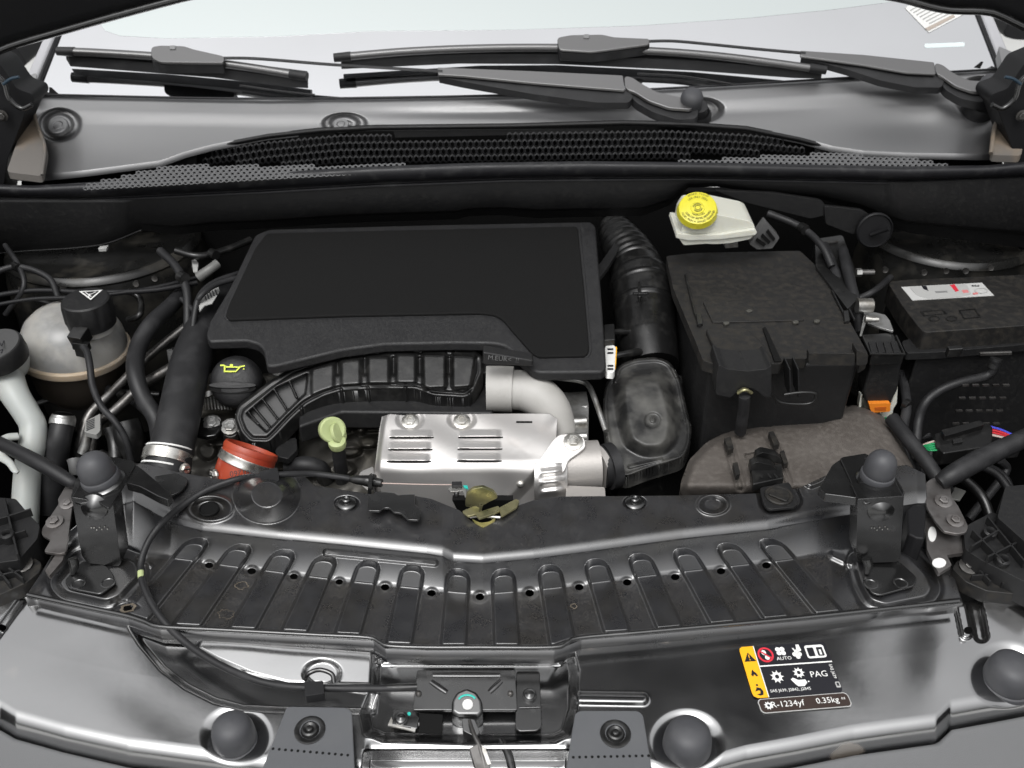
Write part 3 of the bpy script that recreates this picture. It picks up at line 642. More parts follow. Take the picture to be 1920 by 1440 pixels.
# ================================================================== FRONT PANEL
bot_l = line([(-60, 1352), (0, 1362), (30, 1380), (120, 1405), (240, 1432), (470, 1462), (560, 1475), (1300, 1475), (1400, 1448), (1500, 1430), (1600, 1410), (1755, 1388), (1782, 1362), (1860, 1348), (1980, 1325)])
CH = [(238, 1150), (248, 1180), (266, 1208), (305, 1254), (350, 1288), (402, 1314), (455, 1328), (520, 1331), (700, 1335), (706, 1292), (600, 1284), (540, 1283), (470, 1265), (405, 1237), (368, 1217), (373, 1192), (330, 1182), (300, 1176)]
RC = [(706, 1224), (745, 1236), (1030, 1238), (1068, 1222), (1078, 1260), (1075, 1330), (1062, 1375), (1040, 1386), (880, 1388), (720, 1384), (690, 1372), (684, 1340), (700, 1300)]
def nzw(px, py):
    return np.sin(px/47.+1.3*np.sin(py/61.))*np.sin(py/38.+.8*np.sin(px/83.))+.6*np.sin(px/90.+py/70.+2)
def front_z(px, py):
    ang = PITCH+np.arctan((py-720)/FPX); y = .85/np.tan(ang)
    z = .11*(y-.79)+.002
    Fr = F_l(px)
    z = z-.006*np.exp(-((py-Fr)/4.)**2)
    z = z-.011*pad(px, py, CH, 7)
    z = z+.004*np.exp(-(dseg(px, py, 300, 1253, 400, 1318)/10)**2)*0
    z = z-.030*pad(px, py, RC, 11)+.003*pad(px, py, [(715, 1236), (1050, 1236), (1050, 1246), (715, 1246)], 5)
    # lip and dark opening at the bottom centre
    m = pad(px, py, [(690, 1382), (1066, 1384), (1072, 1500), (680, 1500)], 8)
    z = z-m*.16*ss(1404, 1425, py)-m*.006*ss(1380, 1404, py)
    # pockets round the rubber buffers
    for cx, cy, rx, ry in ((443, 1380, 58, 50), (1288, 1392, 62, 54), (1888, 1266, 62, 56)):
        q = np.hypot((px-cx)/rx, (py-cy)/ry); z = z-.007*(1-ss(.5, 1.2, q))
    # strap rib, corner slot, left platform clip hollow
    z = z+.005*np.exp(-(dseg(px, py, 1085, 1309, 1205, 1311)/10)**4)
    z = z-.006*(1-ss(26, 40, np.hypot((px-604)/1.0, (py-1262)/.7)))*(py < 1281)
    z = z-.010*(1-ss(8, 15, dseg(px, py, 1826, 1120, 1840, 1192)))+.006*(1-ss(6, 14, dseg(px, py, 1800, 1128, 1812, 1188)))
    z = z-.004*(1-ss(4, 10, dseg(px, py, 44, 1122, -10, 1195)))
    z = z-.0012*np.exp(-((px-1690)/60)**2-((py-1240)/90)**2)+.0012*np.exp(-((px-1770)/50)**2-((py-1230)/80)**2)
    z = z+.014*ss(700, 0, px)**2*0+.004*np.sin(px/90.)*np.sin(py/70.)*.18
    z = z-.0085*np.clip((py-1188)/92., 0, 1)*pad(px, py, [(374, 1180), (395, 1180), (696, 1204), (702, 1225), (703, 1286), (600, 1283), (540, 1282), (470, 1264), (405, 1236), (369, 1216)], 5)+.00032*nzw(px, py)
    b = bot_l(px); z = z-.020*np.clip(1-(b-py)/52., 0, 1)**2-.0008*np.clip(1-(b-py)/170., 0, 1)
    return z
PH = [(333, 1206, 7, 5.5), (1815, 1182, 8, 7), (4, 1177, 8, 6)]
fp = relief('front_panel', lambda s, t: (-50+2020*s, F_l(-50+2020*s)+(bot_l(-50+2020*s)-F_l(-50+2020*s))*t), front_z, m_paint, nx=900, ny=190, holes=PH, skirt=.02)
tag(fp, 'glossy black steel front panel across the bottom of the view with sunken latch bay', 'front panel')
def FZ(px, py, h=0.0):
    z = float(front_z(np.array([float(px)]), np.array([float(py)]))[0])
    v = PT(np.array([float(px)]), np.array([float(py)]), (z+h-CAM[2])/(FW[2]-UP[2]*(np.array([float(py)])-720)/FPX))[0]
    return Vector(v)
def drape(name, pts, m, parent, h=.0007):
    V = [FZ(x, y, h) for x, y in pts]; return mk(name, V, [list(range(len(V)))], m, parent, smooth=False)
m_spot = M('dried_water_film', (.035, .028, .022), .25, spec=1, ior=2.55)
for k, (cx, cy, rx, ry) in enumerate([(198, 1255, 20, 14), (68, 1294, 14, 9), (243, 1340, 19, 13), (318, 1345, 13, 9), (46, 1240, 9, 9), (95, 1330, 12, 10), (143, 1190, 5, 8), (160, 1296, 22, 14), (110, 1210, 10, 7)]):
    R = random.Random(k); V = []; n = 34; w1, w2 = R.uniform(0, 6), R.uniform(0, 6)
    if 0: drape('water_stain', [(cx+rx*(1+.10*math.sin(3*6.283*i/n+w1)+.06*math.sin(5*6.283*i/n+w2))*math.cos(2*math.pi*i/n), cy+ry*(1+.10*math.sin(2*6.283*i/n+w2)+.05*math.sin(7*6.283*i/n+w1))*math.sin(2*math.pi*i/n)) for i in range(n)], m_spot, fp, .0005)
# bumper cover
bc = slab('bumper_cover', [(-60, 1352), (0, 1364), (30, 1381), (120, 1406), (240, 1434), (470, 1466), (560, 1560), (-60, 1560)], zp(-.040, .62, .15), .05, m_bump_c, bevel=.006)
tag(bc, 'grey plastic bumper edge at the bottom left corner below the black panel', 'bumper')
bc2 = slab('bumper_cover', [(1300, 1560), (1300, 1478), (1400, 1450), (1500, 1432), (1600, 1412), (1757, 1390), (1784, 1364), (1860, 1350), (1980, 1327), (1980, 1560)], zp(-.040, .62, .15), .05, m_bump_c, bevel=.006)
tag(bc2, 'grey plastic bumper edge at the bottom right corner with a small notch', 'bumper')
# rubber stop buffers pressed into the panel
for (cx, cy, q, lab) in ((443, 1392, 41, 'rubber dome buffer in the panel left of the left foam flap'), (1286, 1405, 46, 'rubber dome buffer in the panel right of the right foam flap'), (1886, 1280, 46, 'rubber dome buffer at the right edge of the panel beyond the warning label')):
    c = FZ(cx, cy, -.004); r = S(c, q)
    b = lathe('rubber_buffer', c, (0, -.10, 1), [(r*1.04, -.004), (r*1.06, .003), (r*1.03, .006), (r*.96, .0068), (r*.98, .009), (r*.97, .014), (r*.94, .022), (r*.86, .030), (r*.68, .0355), (r*.4, .0385), (.0005, .0395)], m_buf, seg=40)
    tag(b, lab, 'rubber buffer', 'rubber buffers in the front panel')
# foam flaps with push pins
for pts, (cx, cy), dots, lab in (([(537, 1326), (545, 1324), (650, 1326), (660, 1334), (668, 1500), (468, 1500)], (581, 1369), ((512, 1404), (652, 1416)), 'grey trapezoid flap with a round pin left of the hood latch'),
                                 ([(1078, 1338), (1086, 1332), (1196, 1332), (1206, 1340), (1232, 1500), (1052, 1500)], (1154, 1376), ((1075, 1420), (1216, 1417)), 'grey trapezoid flap with a round pin right of the hood latch')):
    zt = zp(.008, .68, .12)
    f = thing('panel_flap', lab, 'flap', P(*pts[0], zt), 'flaps fixed to the front panel')
    slab('flap_sheet', rnd(pts, 9), zt, .004, m_flap, f, bevel=.0012)
    c = P(cx, cy, zt); r = S(c, 1)
    lathe('push_pin', c, (0, -.1, 1), [(29*r, -.001), (29*r, .0008), (26*r, .0012), (18*r, -.0002), (15*r, .0032), (12*r, .004), (7*r, .0028), (6*r, .0045), (3.5*r, .0052), (.0003, .005)], m_gplas, f, seg=36)
    for i in range(13):
        x = dots[0][0]+(dots[1][0]-dots[0][0])*i/12; y = dots[0][1]+(dots[1][1]-dots[0][1])*i/12
        lathe('perforation', P(x, y, zt), (0, -.1, 1), [(2.8*r, -.0006), (2.8*r, .0002), (.0002, .0002)], m_dark, f, seg=8)
# ================================================================== STOP POSTS
def post(lab, face, top, base, armp, dome, axis, q):
    o = thing('stop_post', lab, 'bracket', P(*base[0], -.012), 'stop posts on the tray')
    slab('post_web', face, yp(.842), 0, m_brk, o, r=3, off=(0, .028, 0), bevel=.002)
    bs = slab('base_plate', base, zp(.0262), .003, m_brk, o, r=8, bevel=.0012)
    TZ = zp(.1275, .88, .03)
    slab('top_plate', top, TZ, .0035, m_brk, o, r=4, bevel=.0016, seg=3)
    cx = sum(p[0] for p in face)/len(face)
    # pressed gussets under the plate and at the foot
    c = PY((face[0][0]+face[1][0])/2+2, face[0][1]+20, .840)
    lathe('gusset', c, (0, -1, .35), [(.0165, -.006), (.0155, -.002), (.011, .0005), (.006, .0035), (.0005, .005)], m_brk, o, seg=24)
    bx = (base[0][0]+base[1][0])/2-(6 if cx < 900 else 0)
    tpx('foot_gusset', [(bx+4, 1047, yp(.834)), (bx+7, 1060, yp(.831)), (bx+4, 1076, zp(.027))], [9, 9, 5], m_brk, o, seg=12)
    slab('side_arm', armp, zp(.1255, .88, .0), .012, m_brk, o, bevel=.001)
    for dx in (-.5, .5):
        p = P(sum(b_[0] for b_ in base)/len(base)+dx*56, 1094-dx*2, .0266); lathe('spot_weld', p, (0, 0, 1), [(.0085, -.001), (.0085, .0003), (.0070, .0006), (.0062, 0), (.0003, 0)], m_brk, o, seg=20)
    c = P(*dome, TZ); r = S(c, q)
    lathe('collar', c, axis, [(r*1.28, -.006), (r*1.26, .001), (r*1.12, .0035), (r*1.0, .004)], m_brk, o, seg=36)
    lathe('rubber_buffer', c, axis, [(r*1.02, 0), (r*1.1, .004), (r*1.09, .009), (r*1.05, .011), (r*.95, .0118), (r*.99, .0145), (r*.99, .019), (r*.96, .026), (r*.87, .032), (r*.7, .037), (r*.45, .0405), (r*.2, .042), (.0005, .0423)], m_buf, o, seg=36)
    for k in range(7): 
        x = cx+(-14+k*5); lathe('stamped_mark', PY(x, 990+(k*7) % 5-(2 if k % 2 else 0), .8408), (0, -1, 0), [(.0008, -.0004), (.0005, .0006), (.0001, .0007)], m_steel, o, seg=6)
    return o
post('tall black stop post with grey rubber dome at the left of the crossmember', [(134, 932), (212, 946), (227, 1056), (222, 1062), (164, 1056), (153, 1042)],
     [(133, 930), (142, 900), (170, 860), (186, 852), (250, 864), (253, 873), (213, 940), (203, 953), (186, 942), (176, 932), (166, 942), (150, 944), (134, 938)],
     [(120, 1088), (156, 1050), (200, 1060), (214, 1078), (215, 1094), (188, 1114), (128, 1103)],
     [(251, 868), (268, 880), (322, 926), (314, 937), (296, 930), (262, 912), (236, 905)], (193, 904), (-.16, -.05, 1), 33)
post('tall black stop post with grey rubber dome at the right of the crossmember', [(1608, 936), (1695, 930), (1688, 1048), (1680, 1054), (1614, 1056), (1605, 1046)],
     [(1575, 859), (1580, 856), (1622, 849), (1668, 872), (1697, 922), (1694, 932), (1672, 928), (1660, 918), (1648, 920), (1640, 938), (1624, 945), (1610, 934)],
     [(1618, 1086), (1624, 1062), (1640, 1052), (1684, 1050), (1720, 1082), (1716, 1098), (1650, 1116), (1634, 1111)],
     [(1575, 861), (1560, 872), (1536, 914), (1548, 926), (1580, 930), (1608, 934)], (1642, 900), (.04, -.05, 1), 29)
# ================================================================== HOOD LATCH CATCH IN THE PANEL
lt = thing('latch_catch', 'black latch plate with teal arc and white dot in the sunken bay', 'latch', P(875, 1330, -.03))
LP = zp(-.018, .72, .25)
slab('catch_plate', [(782, 1256), (966, 1256), (970, 1331), (774, 1331)], LP, .004, m_brk, lt, r=4, bevel=.0012)
for a, b in (((812, 1266), (938, 1266)), ((808, 1278), (838, 1298)), ((940, 1276), (917, 1298))):
    tpx('plate_rib', [(a[0], a[1], LP), ((a[0]+b[0])/2, (a[1]+b[1])/2, LP), (b[0], b[1], LP)], [5, 6, 5], m_brk, lt, seg=12, flat=.6)
slab('knob', [(846, 1334), (847, 1312), (856, 1296), (875, 1288), (894, 1296), (904, 1312), (906, 1334), (898, 1342), (858, 1342)], zp(-.004, .72, .4), .022, m_brk, lt, r=5, bevel=.004, seg=3)
kp = zp(-.0035, .72, .4)
arc = [(876+17*math.cos(a), 1316-13*math.sin(a)) for a in np.linspace(.5, 2.75, 12)]
tpx('teal_arc', [(x, y, zp(-.0033, .72, .4)) for x, y in arc], 2.0, m_teal, lt, seg=6, n=2, flat=.3)
c = P(877, 1321, kp); lathe('white_dot', c, (0, -.37, .93), [(S(c, 10), -.002), (S(c, 10), .001), (S(c, 8), .002), (.0003, .0022)], m_lab_w, lt, seg=24)
for (x, y) in ((785, 1301), (957, 1301)): c = P(x, y, LP); lathe('rivet', c, (0, -.3, 1), [(.0035, -.001), (.0033, .002), (.002, .0035), (.0003, .004)], m_dsteel, lt, seg=14)
slab('lever', [(866, 1346), (890, 1348), (900, 1372), (893, 1382), (868, 1370)], zp(-.010, .68, .3), .01, m_brk, lt, r=4, bevel=.002)
tpx('lever_rod', [(880, 1350, zp(-.004, .68, .3)), (888, 1375, zp(-.003, .67, .3)), (900, 1402, zp(-.003, .66, .3)), (912, 1450, zp(-.004, .66, .3))], [3, 4, 5, 5], m_dsteel, lt, seg=10)
slab('lever_grip', [(880, 1402), (900, 1392), (912, 1404), (924, 1460), (900, 1470), (888, 1430)], zp(-.001, .66, .3), .008, m_dsteel, lt, r=4, bevel=.003)
slab('grip_face', [(903, 1396), (911, 1404), (921, 1432), (914, 1434), (904, 1408)], zp(.0006, .66, .3), .001, m_steel, lt, bevel=.0003)
tpx('strut', [(940, 1388, -.03), (955, 1420, -.03), (965, 1470, -.035)], [7, 8, 8], m_brk, lt, seg=12)
for (x, y, lab) in ((752, 1348, 0), (993, 1304, 1)):
    c = P(x, y, zp(-.022, .72, .2)); r = S(c, 1)
    if lab == 0:
        slab('bolt_pad', [(738, 1330), (770, 1330), (786, 1344), (782, 1366), (735, 1358)], zp(-.024, .72, .2), .003, m_brk, lt, bevel=.0008)
        slab('cut_edge', [(727, 1360), (734, 1344), (738, 1358), (770, 1366), (778, 1346), (783, 1348), (778, 1372), (760, 1367)], zp(-.0245, .72, .2), .002, m_steel, lt, bevel=0)
        slab('teal_mark', circ(767, 1338, 3.4, 10), zp(-.0232, .72, .2), .001, m_teal, lt, bevel=0)
    else:
        slab('bolt_pad', [(968, 1258), (1012, 1258), (1016, 1360), (1008, 1370), (972, 1371), (966, 1360)], zp(-.024, .72, .2), .003, m_brk, lt, r=5, bevel=.001)
        tpx('pad_ridge', [(974, 1327, zp(-.023, .72, .2)), (1012, 1326, zp(-.023, .72, .2))], 2, m_brk, lt, n=1, seg=8)
    lathe('pin_head', c, (0, -.2, 1), [(13*r, -.002), (13*r, .002), (11*r, .003), (9*r, .002), (6*r, .0025), (3*r, .004), (.0003, .0042)], m_brk, lt, seg=24)
slab('slot_cover', [(786, 1337), (830, 1340), (828, 1376), (786, 1374)], zp(-.0265, .72, .2), .001, m_dark, lt, bevel=0)
# ================================================================== WARNING LABEL
Lw = thing('warning_label', 'black and orange air conditioning warning label on the right of the front panel', 'label', FZ(1480, 1260))
O = FZ(1384.4, 1213.9, .0012); X = FZ(1545.5, 1203, .0012)-O; Y = FZ(1412.8, 1310, .0012)-O
lh = [0.0002]
def D(name, pts, m, h=1):
    return decal(name, pts, O, X, -Y*-1, m, Lw, h=-.00025*h)
def rr(x0, y0, x1, y1, r, ry=None): 
    ry = ry or r*1.4
    out = []
    for cx, cy, a in ((x1-r, y0+ry, -90), (x1-r, y1-ry, 0), (x0+r, y1-ry, 90), (x0+r, y0+ry, 180)):
        for k in range(5): t = rad(a+k*22.5); out.append((cx+r*math.cos(t), cy+ry*math.sin(t)))
    return out
D('label_sheet', rr(0, 0, 1.0, 1.0, .05), m_lab_k, 1)
D('orange_field', [(0, .08), (.01, .03), (.04, 0), (.165, 0), (.165, 1), (.05, 1), (.01, .96), (0, .9)], m_lab_o, 2)
D('warning_triangle', [(.085, .12), (.155, .30), (.02, .30)], m_lab_k, 3); D('exclamation', [(.08, .17), (.093, .17), (.09, .24), (.083, .24)], m_lab_o, 4); D('exclamation', circ(.087, .27, .007, 8, .012), m_lab_o, 4)
flame = [(.05, .56), (.065, .50), (.08, .46), (.092, .50), (.11, .53), (.125, .58), (.105, .60), (.085, .55), (.065, .60)]
D('flame', flame, m_lab_k, 3)
D('figure_head', circ(.08, .76, .013, 10, .02), m_lab_k, 3); D('figure', [(.04, .88), (.07, .80), (.11, .82), (.13, .88), (.12, .95), (.08, .96), (.05, .93), (.09, .92), (.10, .87), (.08, .86)], m_lab_k, 3)
D('edge_line', [(.165, 0), (.175, 0), (.175, 1), (.165, 1)], m_lab_w, 3)
D('divider', [(.175, .395), (1.0, .395), (1.0, .42), (.175, .42)], m_lab_w, 3)
def annulus(cx, cy, r, ry, k, m, h=3, n=28):
    V = []; F = []; Z = Vector(X).cross(Vector(Y)).normalized()*(-.00025*h)
    for i in range(n):
        a = 2*math.pi*i/n
        for q in (1, k): V.append(O+X*(cx+r*q*math.cos(a))+Y*(cy+ry*q*math.sin(a))+Z)
    for i in range(n): F.append([2*i, 2*((i+1) % n), 2*((i+1) % n)+1, 2*i+1])
    mk('ring', V, F, m, Lw, smooth=False)
annulus(.28, .19, .09, .15, .76, m_lab_r)
for cx, cy in ((.265, .145), (.29, .245)): D('hand_mark', circ(cx, cy, .028, 10, .05), m_lab_w, 4)
D('ban_bar', [(.215, .12), (.228, .10), (.345, .26), (.332, .28)], m_lab_r, 5)
for cx, cy in ((.435, .10), (.485, .10), (.44, .175), (.487, .18)): D('fan_blade', circ(cx, cy, .029, 12, .045), m_lab_w, 3)
for cx, cy in ((.61, .22), (.665, .22), (.64, .17), (.64, .27)): D('fan_blade', circ(cx, cy, .027, 12, .045), m_lab_w, 3)
D('hand_mark', [(.645, .14), (.655, .03), (.69, .03), (.70, .15), (.66, .18)], m_lab_w, 3); D('hand_mark', [(.60, .09), (.62, .10), (.63, .15), (.61, .14)], m_lab_w, 3)
D('book', rr(.745, .06, .965, .32, .03), m_lab_w, 3); D('book_page', rr(.765, .11, .84, .285, .012), m_lab_k, 4); D('book_page', rr(.872, .11, .945, .285, .012), m_lab_k, 4); D('info_mark', [(.895, .16), (.92, .16), (.92, .265), (.895, .265)], m_lab_w, 5)
def gear(cx, cy, r, ry):
    n = 9; pts = []
    for i in range(n*4):
        a = 2*math.pi*i/(n*4); q = 1.25 if i % 4 == 0 else (.86 if i % 4 != 2 else .82); pts.append((cx+r*q*math.cos(a), cy+ry*q*math.sin(a)))
    D('gear', pts, m_lab_w, 3); D('gear_hole', circ(cx, cy, r*.38, 12, ry*.38), m_lab_k, 4)
gear(.33, .63, .062, .105); gear(.585, .58, .055, .09); D('oil_hand', [(.47, .70), (.50, .67), (.55, .72), (.63, .72), (.64, .78), (.60, .84), (.53, .84), (.50, .78)], m_lab_w, 4); D('drop', circ(.66, .76, .009, 8, .015), m_lab_w, 4)
xd, yd = X.normalized(), -Y.normalized(); LX = X.length
def LT(s, u, v, size, m=m_lab_w, xd_=xd, yd_=yd, sx=1): text('lettering', s, O+X*u+Y*v, xd_, yd_, size*LX, m, Lw, ext=.0012, sx=sx)
LT('AUTO', .475, .29, .062); LT('PAG', .80, .64, .105); LT('SAE J639, J2842, J2845', .43, .895, .05); LT('SAE J639', .965, .6, .05, xd_=-Y.normalized()*-1, yd_=X.normalized())
D('small_box', rr(.945, .80, .995, .91, .01), m_lab_g, 3); D('small_box_inner', rr(.958, .82, .983, .88, .006), m_lab_k, 4)
# lower strip
O2 = FZ(1420.5, 1312, .0012); X2 = FZ(1583, 1299, .0012)-O2; Y2 = FZ(1430, 1338, .0012)-O2
decal('strip_border', rr(-.01, -.03, 1.03, 1.02, .05, .3), O2, X2, Y2, m_lab_g, Lw, h=-.0002); decal('strip_sheet', rr(0, .03, 1.02, .96, .045, .28), O2, X2, Y2, m_lab_br, Lw, h=-.0005)
oo, xx, yy = O, X, Y; O, X, Y = O2, X2, Y2; gear(.095, .5, .042, .26); O, X, Y = oo, xx, yy
text('lettering', 'R-1234yf', O2+X2*.31+Y2*.5, X2, -Y2, .088*LX*1.15, m_lab_w, Lw, ext=.0012); text('lettering', '0.35kg', O2+X2*.77+Y2*.48, X2, -Y2, .088*LX*1.1, m_lab_w, Lw, ext=.0012); text('lettering', 'oz', O2+X2*.955+Y2*.4, X2, -Y2, .05*LX, m_lab_w, Lw, ext=.0012)
# ================================================================== RELEASE CABLE
cab = thing('hood_release_cable', 'thin black release cable looping from the latch bay up over the crossmember', 'cable', FZ(600, 1290))
CP = [(782, 1289, .006), (700, 1291, .008), (600, 1290, .010), (530, 1286, .010), (470, 1272, .010), (400, 1240, .010), (340, 1198, .014), (296, 1150, .024), (270, 1100, .031), (264, 1060, .036), (276, 1020, .050), (300, 985, .063), (340, 950, .064), (390, 918, .07), (450, 897, .078), (500, 892, .092), (540, 889, .09), (590, 889, .076), (640, 895, .072), (668, 900, .072)]
tpx('sheath', CP, [7]*9+[6.5]*5+[6]*6, m_rub, cab, seg=12)
tpx('ferrule', [(725, 1290, .0075), (755, 1289, .007), (782, 1288, .0065)], [7, 7.5, 7], m_gplas, cab, seg=12)
tpx('lime_band', [(264.8, 1084, .0334), (264.2, 1078, .0340), (263.8, 1072, .0347)], 6.2, m_lime, cab, seg=12)
tpx('adjuster', [(656, 898, .073), (664, 899, .073), (682, 901, .073), (690, 902, .073), (704, 904, .073), (716, 906, .073)], [5, 8, 10, 11, 9, 8], m_gplas, cab, n=3)
tpx('collar', [(694, 903, .073), (702, 904, .073)], 15, m_gplas, cab, n=1)
tpx('inner_wire', [(716, 906, .073), (780, 908, .072), (848, 909, .07)], 1.1, m_pnk, cab, seg=6)
slab('cable_clip', [(485, 884), (520, 876), (524, 900), (492, 912)], .098, .01, m_rub, cab, r=3, bevel=.002)
slab('cable_clip', [(570, 1278), (606, 1276), (608, 1300), (572, 1305)], .018, .012, m_rub, cab, r=3, bevel=.002)
tpx('clip_loop', [(572, 1274, .006), (580, 1262, .014), (600, 1256, .015), (622, 1264, .012), (626, 1280, .006)], 4.5, m_brk, cab, seg=10)
# ================================================================== UPPER LATCH (brass coloured hooks behind the notch)
ul = thing('hood_latch_hook', 'yellowish plated latch hooks in the notch at the middle of the crossmember', 'latch hook', P(905, 985, .02))
slab('lever_plate', [(872, 950), (874, 928), (886, 917), (905, 914), (925, 922), (934, 934), (920, 940), (905, 948), (902, 966), (892, 962), (884, 952)], yp(.905), 0, m_brass, ul, r=4, off=(0, .004, .001), bevel=.001)
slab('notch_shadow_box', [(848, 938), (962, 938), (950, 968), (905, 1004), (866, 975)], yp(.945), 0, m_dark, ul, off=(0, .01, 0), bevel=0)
slab('hook', [(866, 958), (890, 948), (900, 952), (898, 962), (878, 968)], .075, .003, m_brass, ul, r=3, bevel=.0015)
slab('hook', [(890, 962), (935, 948), (938, 957), (920, 965), (898, 972)], .076, .003, m_brass, ul, r=3, bevel=.0015)
slab('hook', [(935, 952), (968, 935), (974, 939), (970, 950), (940, 968)], .074, .003, m_brass, ul, r=3, bevel=.0015)
tpx('spring', [(882, 970, .066), (900, 968, .07), (938, 970, .07)], 2.6, m_steel, ul, seg=8)
slab('catch_tongue', [(884, 972), (900, 980), (918, 978), (930, 968), (925, 990), (912, 997), (896, 990)], .058, .006, m_brass, ul, r=4, bevel=.002)
slab('cable_arm', [(840, 917), (845, 911), (870, 911), (876, 930), (872, 932), (868, 920), (845, 922)], .078, .002, m_steel, ul, r=2, bevel=.0005)
slab('cable_stop', [(847, 902), (866, 902), (866, 911), (847, 911)], .082, .008, m_rub, ul, bevel=.001)
slab('teal_mark', [(868, 910), (876, 910), (878, 916), (872, 914)], .0795, .002, m_teal, ul, bevel=0)
tpx('stop_pin', [(856, 915, .076), (856, 926, .073), (856, 930, .07)], 5, m_gplas, ul, n=2)
lb = slab('cable_bracket', [(690, 930), (706, 921), (740, 924), (745, 928), (778, 926), (778, 945), (788, 955), (789, 968), (784, 975), (765, 974), (752, 962), (738, 960), (730, 952), (720, 952), (712, 958), (690, 957)], .077, .003, m_brk, r=3, bevel=.001)
tag(lb, 'small black cable bracket screwed on the crossmember left of the notch', 'bracket')
slab('upright_tab', [(691, 893), (696, 889), (699, 893), (694, 955), (687, 957)], yp(.93), 0, m_brk, lb, off=(0, .003, 0), bevel=.0006)
# quarter-turn fastener
qt = thing('quarter_turn_fastener', 'dusty black quarter turn fastener with slot on the crossmember below the brown duct', 'fastener', P(1462, 935, .06))
slab('square_base', [(1424, 914), (1480, 903), (1497, 940), (1492, 950), (1442, 955), (1432, 946)], .066, .004, m_plas, qt, r=6, bevel=.0015)
c = P(1460, 930, .0665); r = S(c, 26)
lathe('round_head', c, (0, -.05, 1), [(r, -.001), (r, .002), (r*.92, .0032), (r*.8, .0032), (r*.76, .002), (.0003, .002)], m_dust, qt, seg=36)
slab('slot_bar', [(1440, 926), (1446, 918), (1480, 932), (1476, 940)], .0715, .003, m_dust, qt, r=4, bevel=.0012)
# ================================================================== ENGINE
def nz(px, py, s, seed=0):
    v = np.zeros_like(px)
    R = random.Random(seed)
    for k in range(7):
        a = R.uniform(0, math.pi); f = s*(1.35**k); v = v+np.sin((px*math.cos(a)+py*math.sin(a))/f*6.28+R.uniform(0, 6))/(1+.25*k)
    return v
eb = thing('engine_block', 'dirty cast metal engine block seen between the silver heat shield and the cover', 'engine', P(650, 820, -.08))
def blk(px, py):
    t = T(zp(-.02, 1.05, .35), px, py)
    h = .006*nz(px, py, 46, 3)*.5
    for cx, cy, rx, ry, a in ((648, 790, 15, 24, .035), (676, 788, 14, 30, .03), (655, 845, 26, 14, .03), (690, 830, 18, 10, .03), (640, 880, 30, 16, .03), (700, 770, 12, 12, .03)):
        q = np.hypot((px-cx)/rx, (py-cy)/ry); h = h+a*(1-ss(.6, 1.05, q))
    h = h+.012*(1-ss(2, 5, dseg(px, py, 640, 808, 710, 806)))+.012*(1-ss(2, 4, dseg(px, py, 645, 838, 712, 836)))
    return t-h
relief('block_casting', lambda s, t: (560+520*s, 740+230*t), blk, m_block, eb, nx=220, ny=100, mode='t', skirt=.05)
def blk2(px, py):
    t = T(zp(-.01, 1.08, .4), px, py); h = .006*nz(px, py, 40, 9)*.6
    for cx, cy, rx, ry, a in ((398, 797, 26, 20, .03), (432, 803, 20, 18, .03), (388, 845, 20, 20, .025), (410, 830, 30, 8, .02), (430, 840, 12, 24, .02)):
        q = np.hypot((px-cx)/rx, (py-cy)/ry); h = h+a*(1-ss(.6, 1.05, q))
    return t-h
relief('block_casting', lambda s, t: (355+190*s, 700+220*t), blk2, m_block, eb, nx=110, ny=110, mode='t', skirt=.05)
for x, y, q in ((397, 792, 11), (432, 799, 11), (387, 813, 6), (522, 694, 9)):
    c = P(x, y, zp(.045, 1.08, .1)); hexbolt(c, (.1, -.35, 1), S(c, q), m_alu, eb)
c = P(404, 790, zp(-.0, 1.1, 0)); 
tpx('ribbed_casting', [(398, 735, .03), (402, 760, .015), (408, 785, .0)], [16, 22, 26], m_alu, eb, seg=24)
for k in range(9): tpx('casting_rib', [(384+k*5.5, 742+abs(k-4)*1.5, .055), (386+k*6, 768, .045)], 1.8, m_alu, eb, n=1, seg=6)
# ---- engine cover
EC = zp(.13, 1.118, .26)
ec = thing('engine_cover', 'large matte black engine cover with a recessed foam panel and a stepped front edge', 'engine cover', P(780, 640, EC))
outer = [(478, 440), (505, 429), (800, 421), (1108, 415), (1117, 424), (1128, 560), (1137, 688), (1130, 697), (1012, 698), (998, 694), (962, 660), (948, 648), (925, 643), (850, 642), (720, 645), (640, 656), (515, 686), (500, 686), (494, 655), (484, 644), (462, 638), (392, 640), (386, 628), (392, 604), (430, 540)]
slab('cover_tray', rnd(outer, 7), EC, .015, m_cover, ec, bevel=.0035, seg=3)
inner = [(474, 462), (496, 434), (800, 427), (1088, 421), (1100, 540), (1110, 658), (1104, 669), (1014, 671), (1002, 665), (962, 620), (944, 598), (928, 590), (900, 587), (640, 592), (424, 600), (417, 592), (424, 570)]
slab('foam_rim', rnd(inner, 7), zp(.1312, 1.118, .26), .002, m_cover, ec, bevel=.001)
ci = (780, 540); inn = [(ci[0]+(x-ci[0])*.985, ci[1]+(y-ci[1])*.978) for x, y in inner]
slab('foam_panel', rnd(inn, 7), zp(.1345, 1.118, .26), .005, m_foam, ec, bevel=.0022)
slab('lower_step', [(640, 661), (720, 650), (925, 647), (948, 656), (965, 672), (1005, 702), (930, 700), (640, 690)], zp(.085, 1.118, .26), .02, m_plas, ec, bevel=.003)
text('moulded_lettering', 'M.EUR<  !!', P(944, 673, yp(1.10)), (1, 0, -.12), (0, .3, 1), .0095, M('faint_moulded_print', (.1, .1, .1), .5), ec, ext=.0006)
slab('text_boss', [(905, 660), (1000, 676), (1000, 688), (905, 684)], yp(1.1015), 0, m_plas, ec, off=(0, .02, 0), bevel=.003)
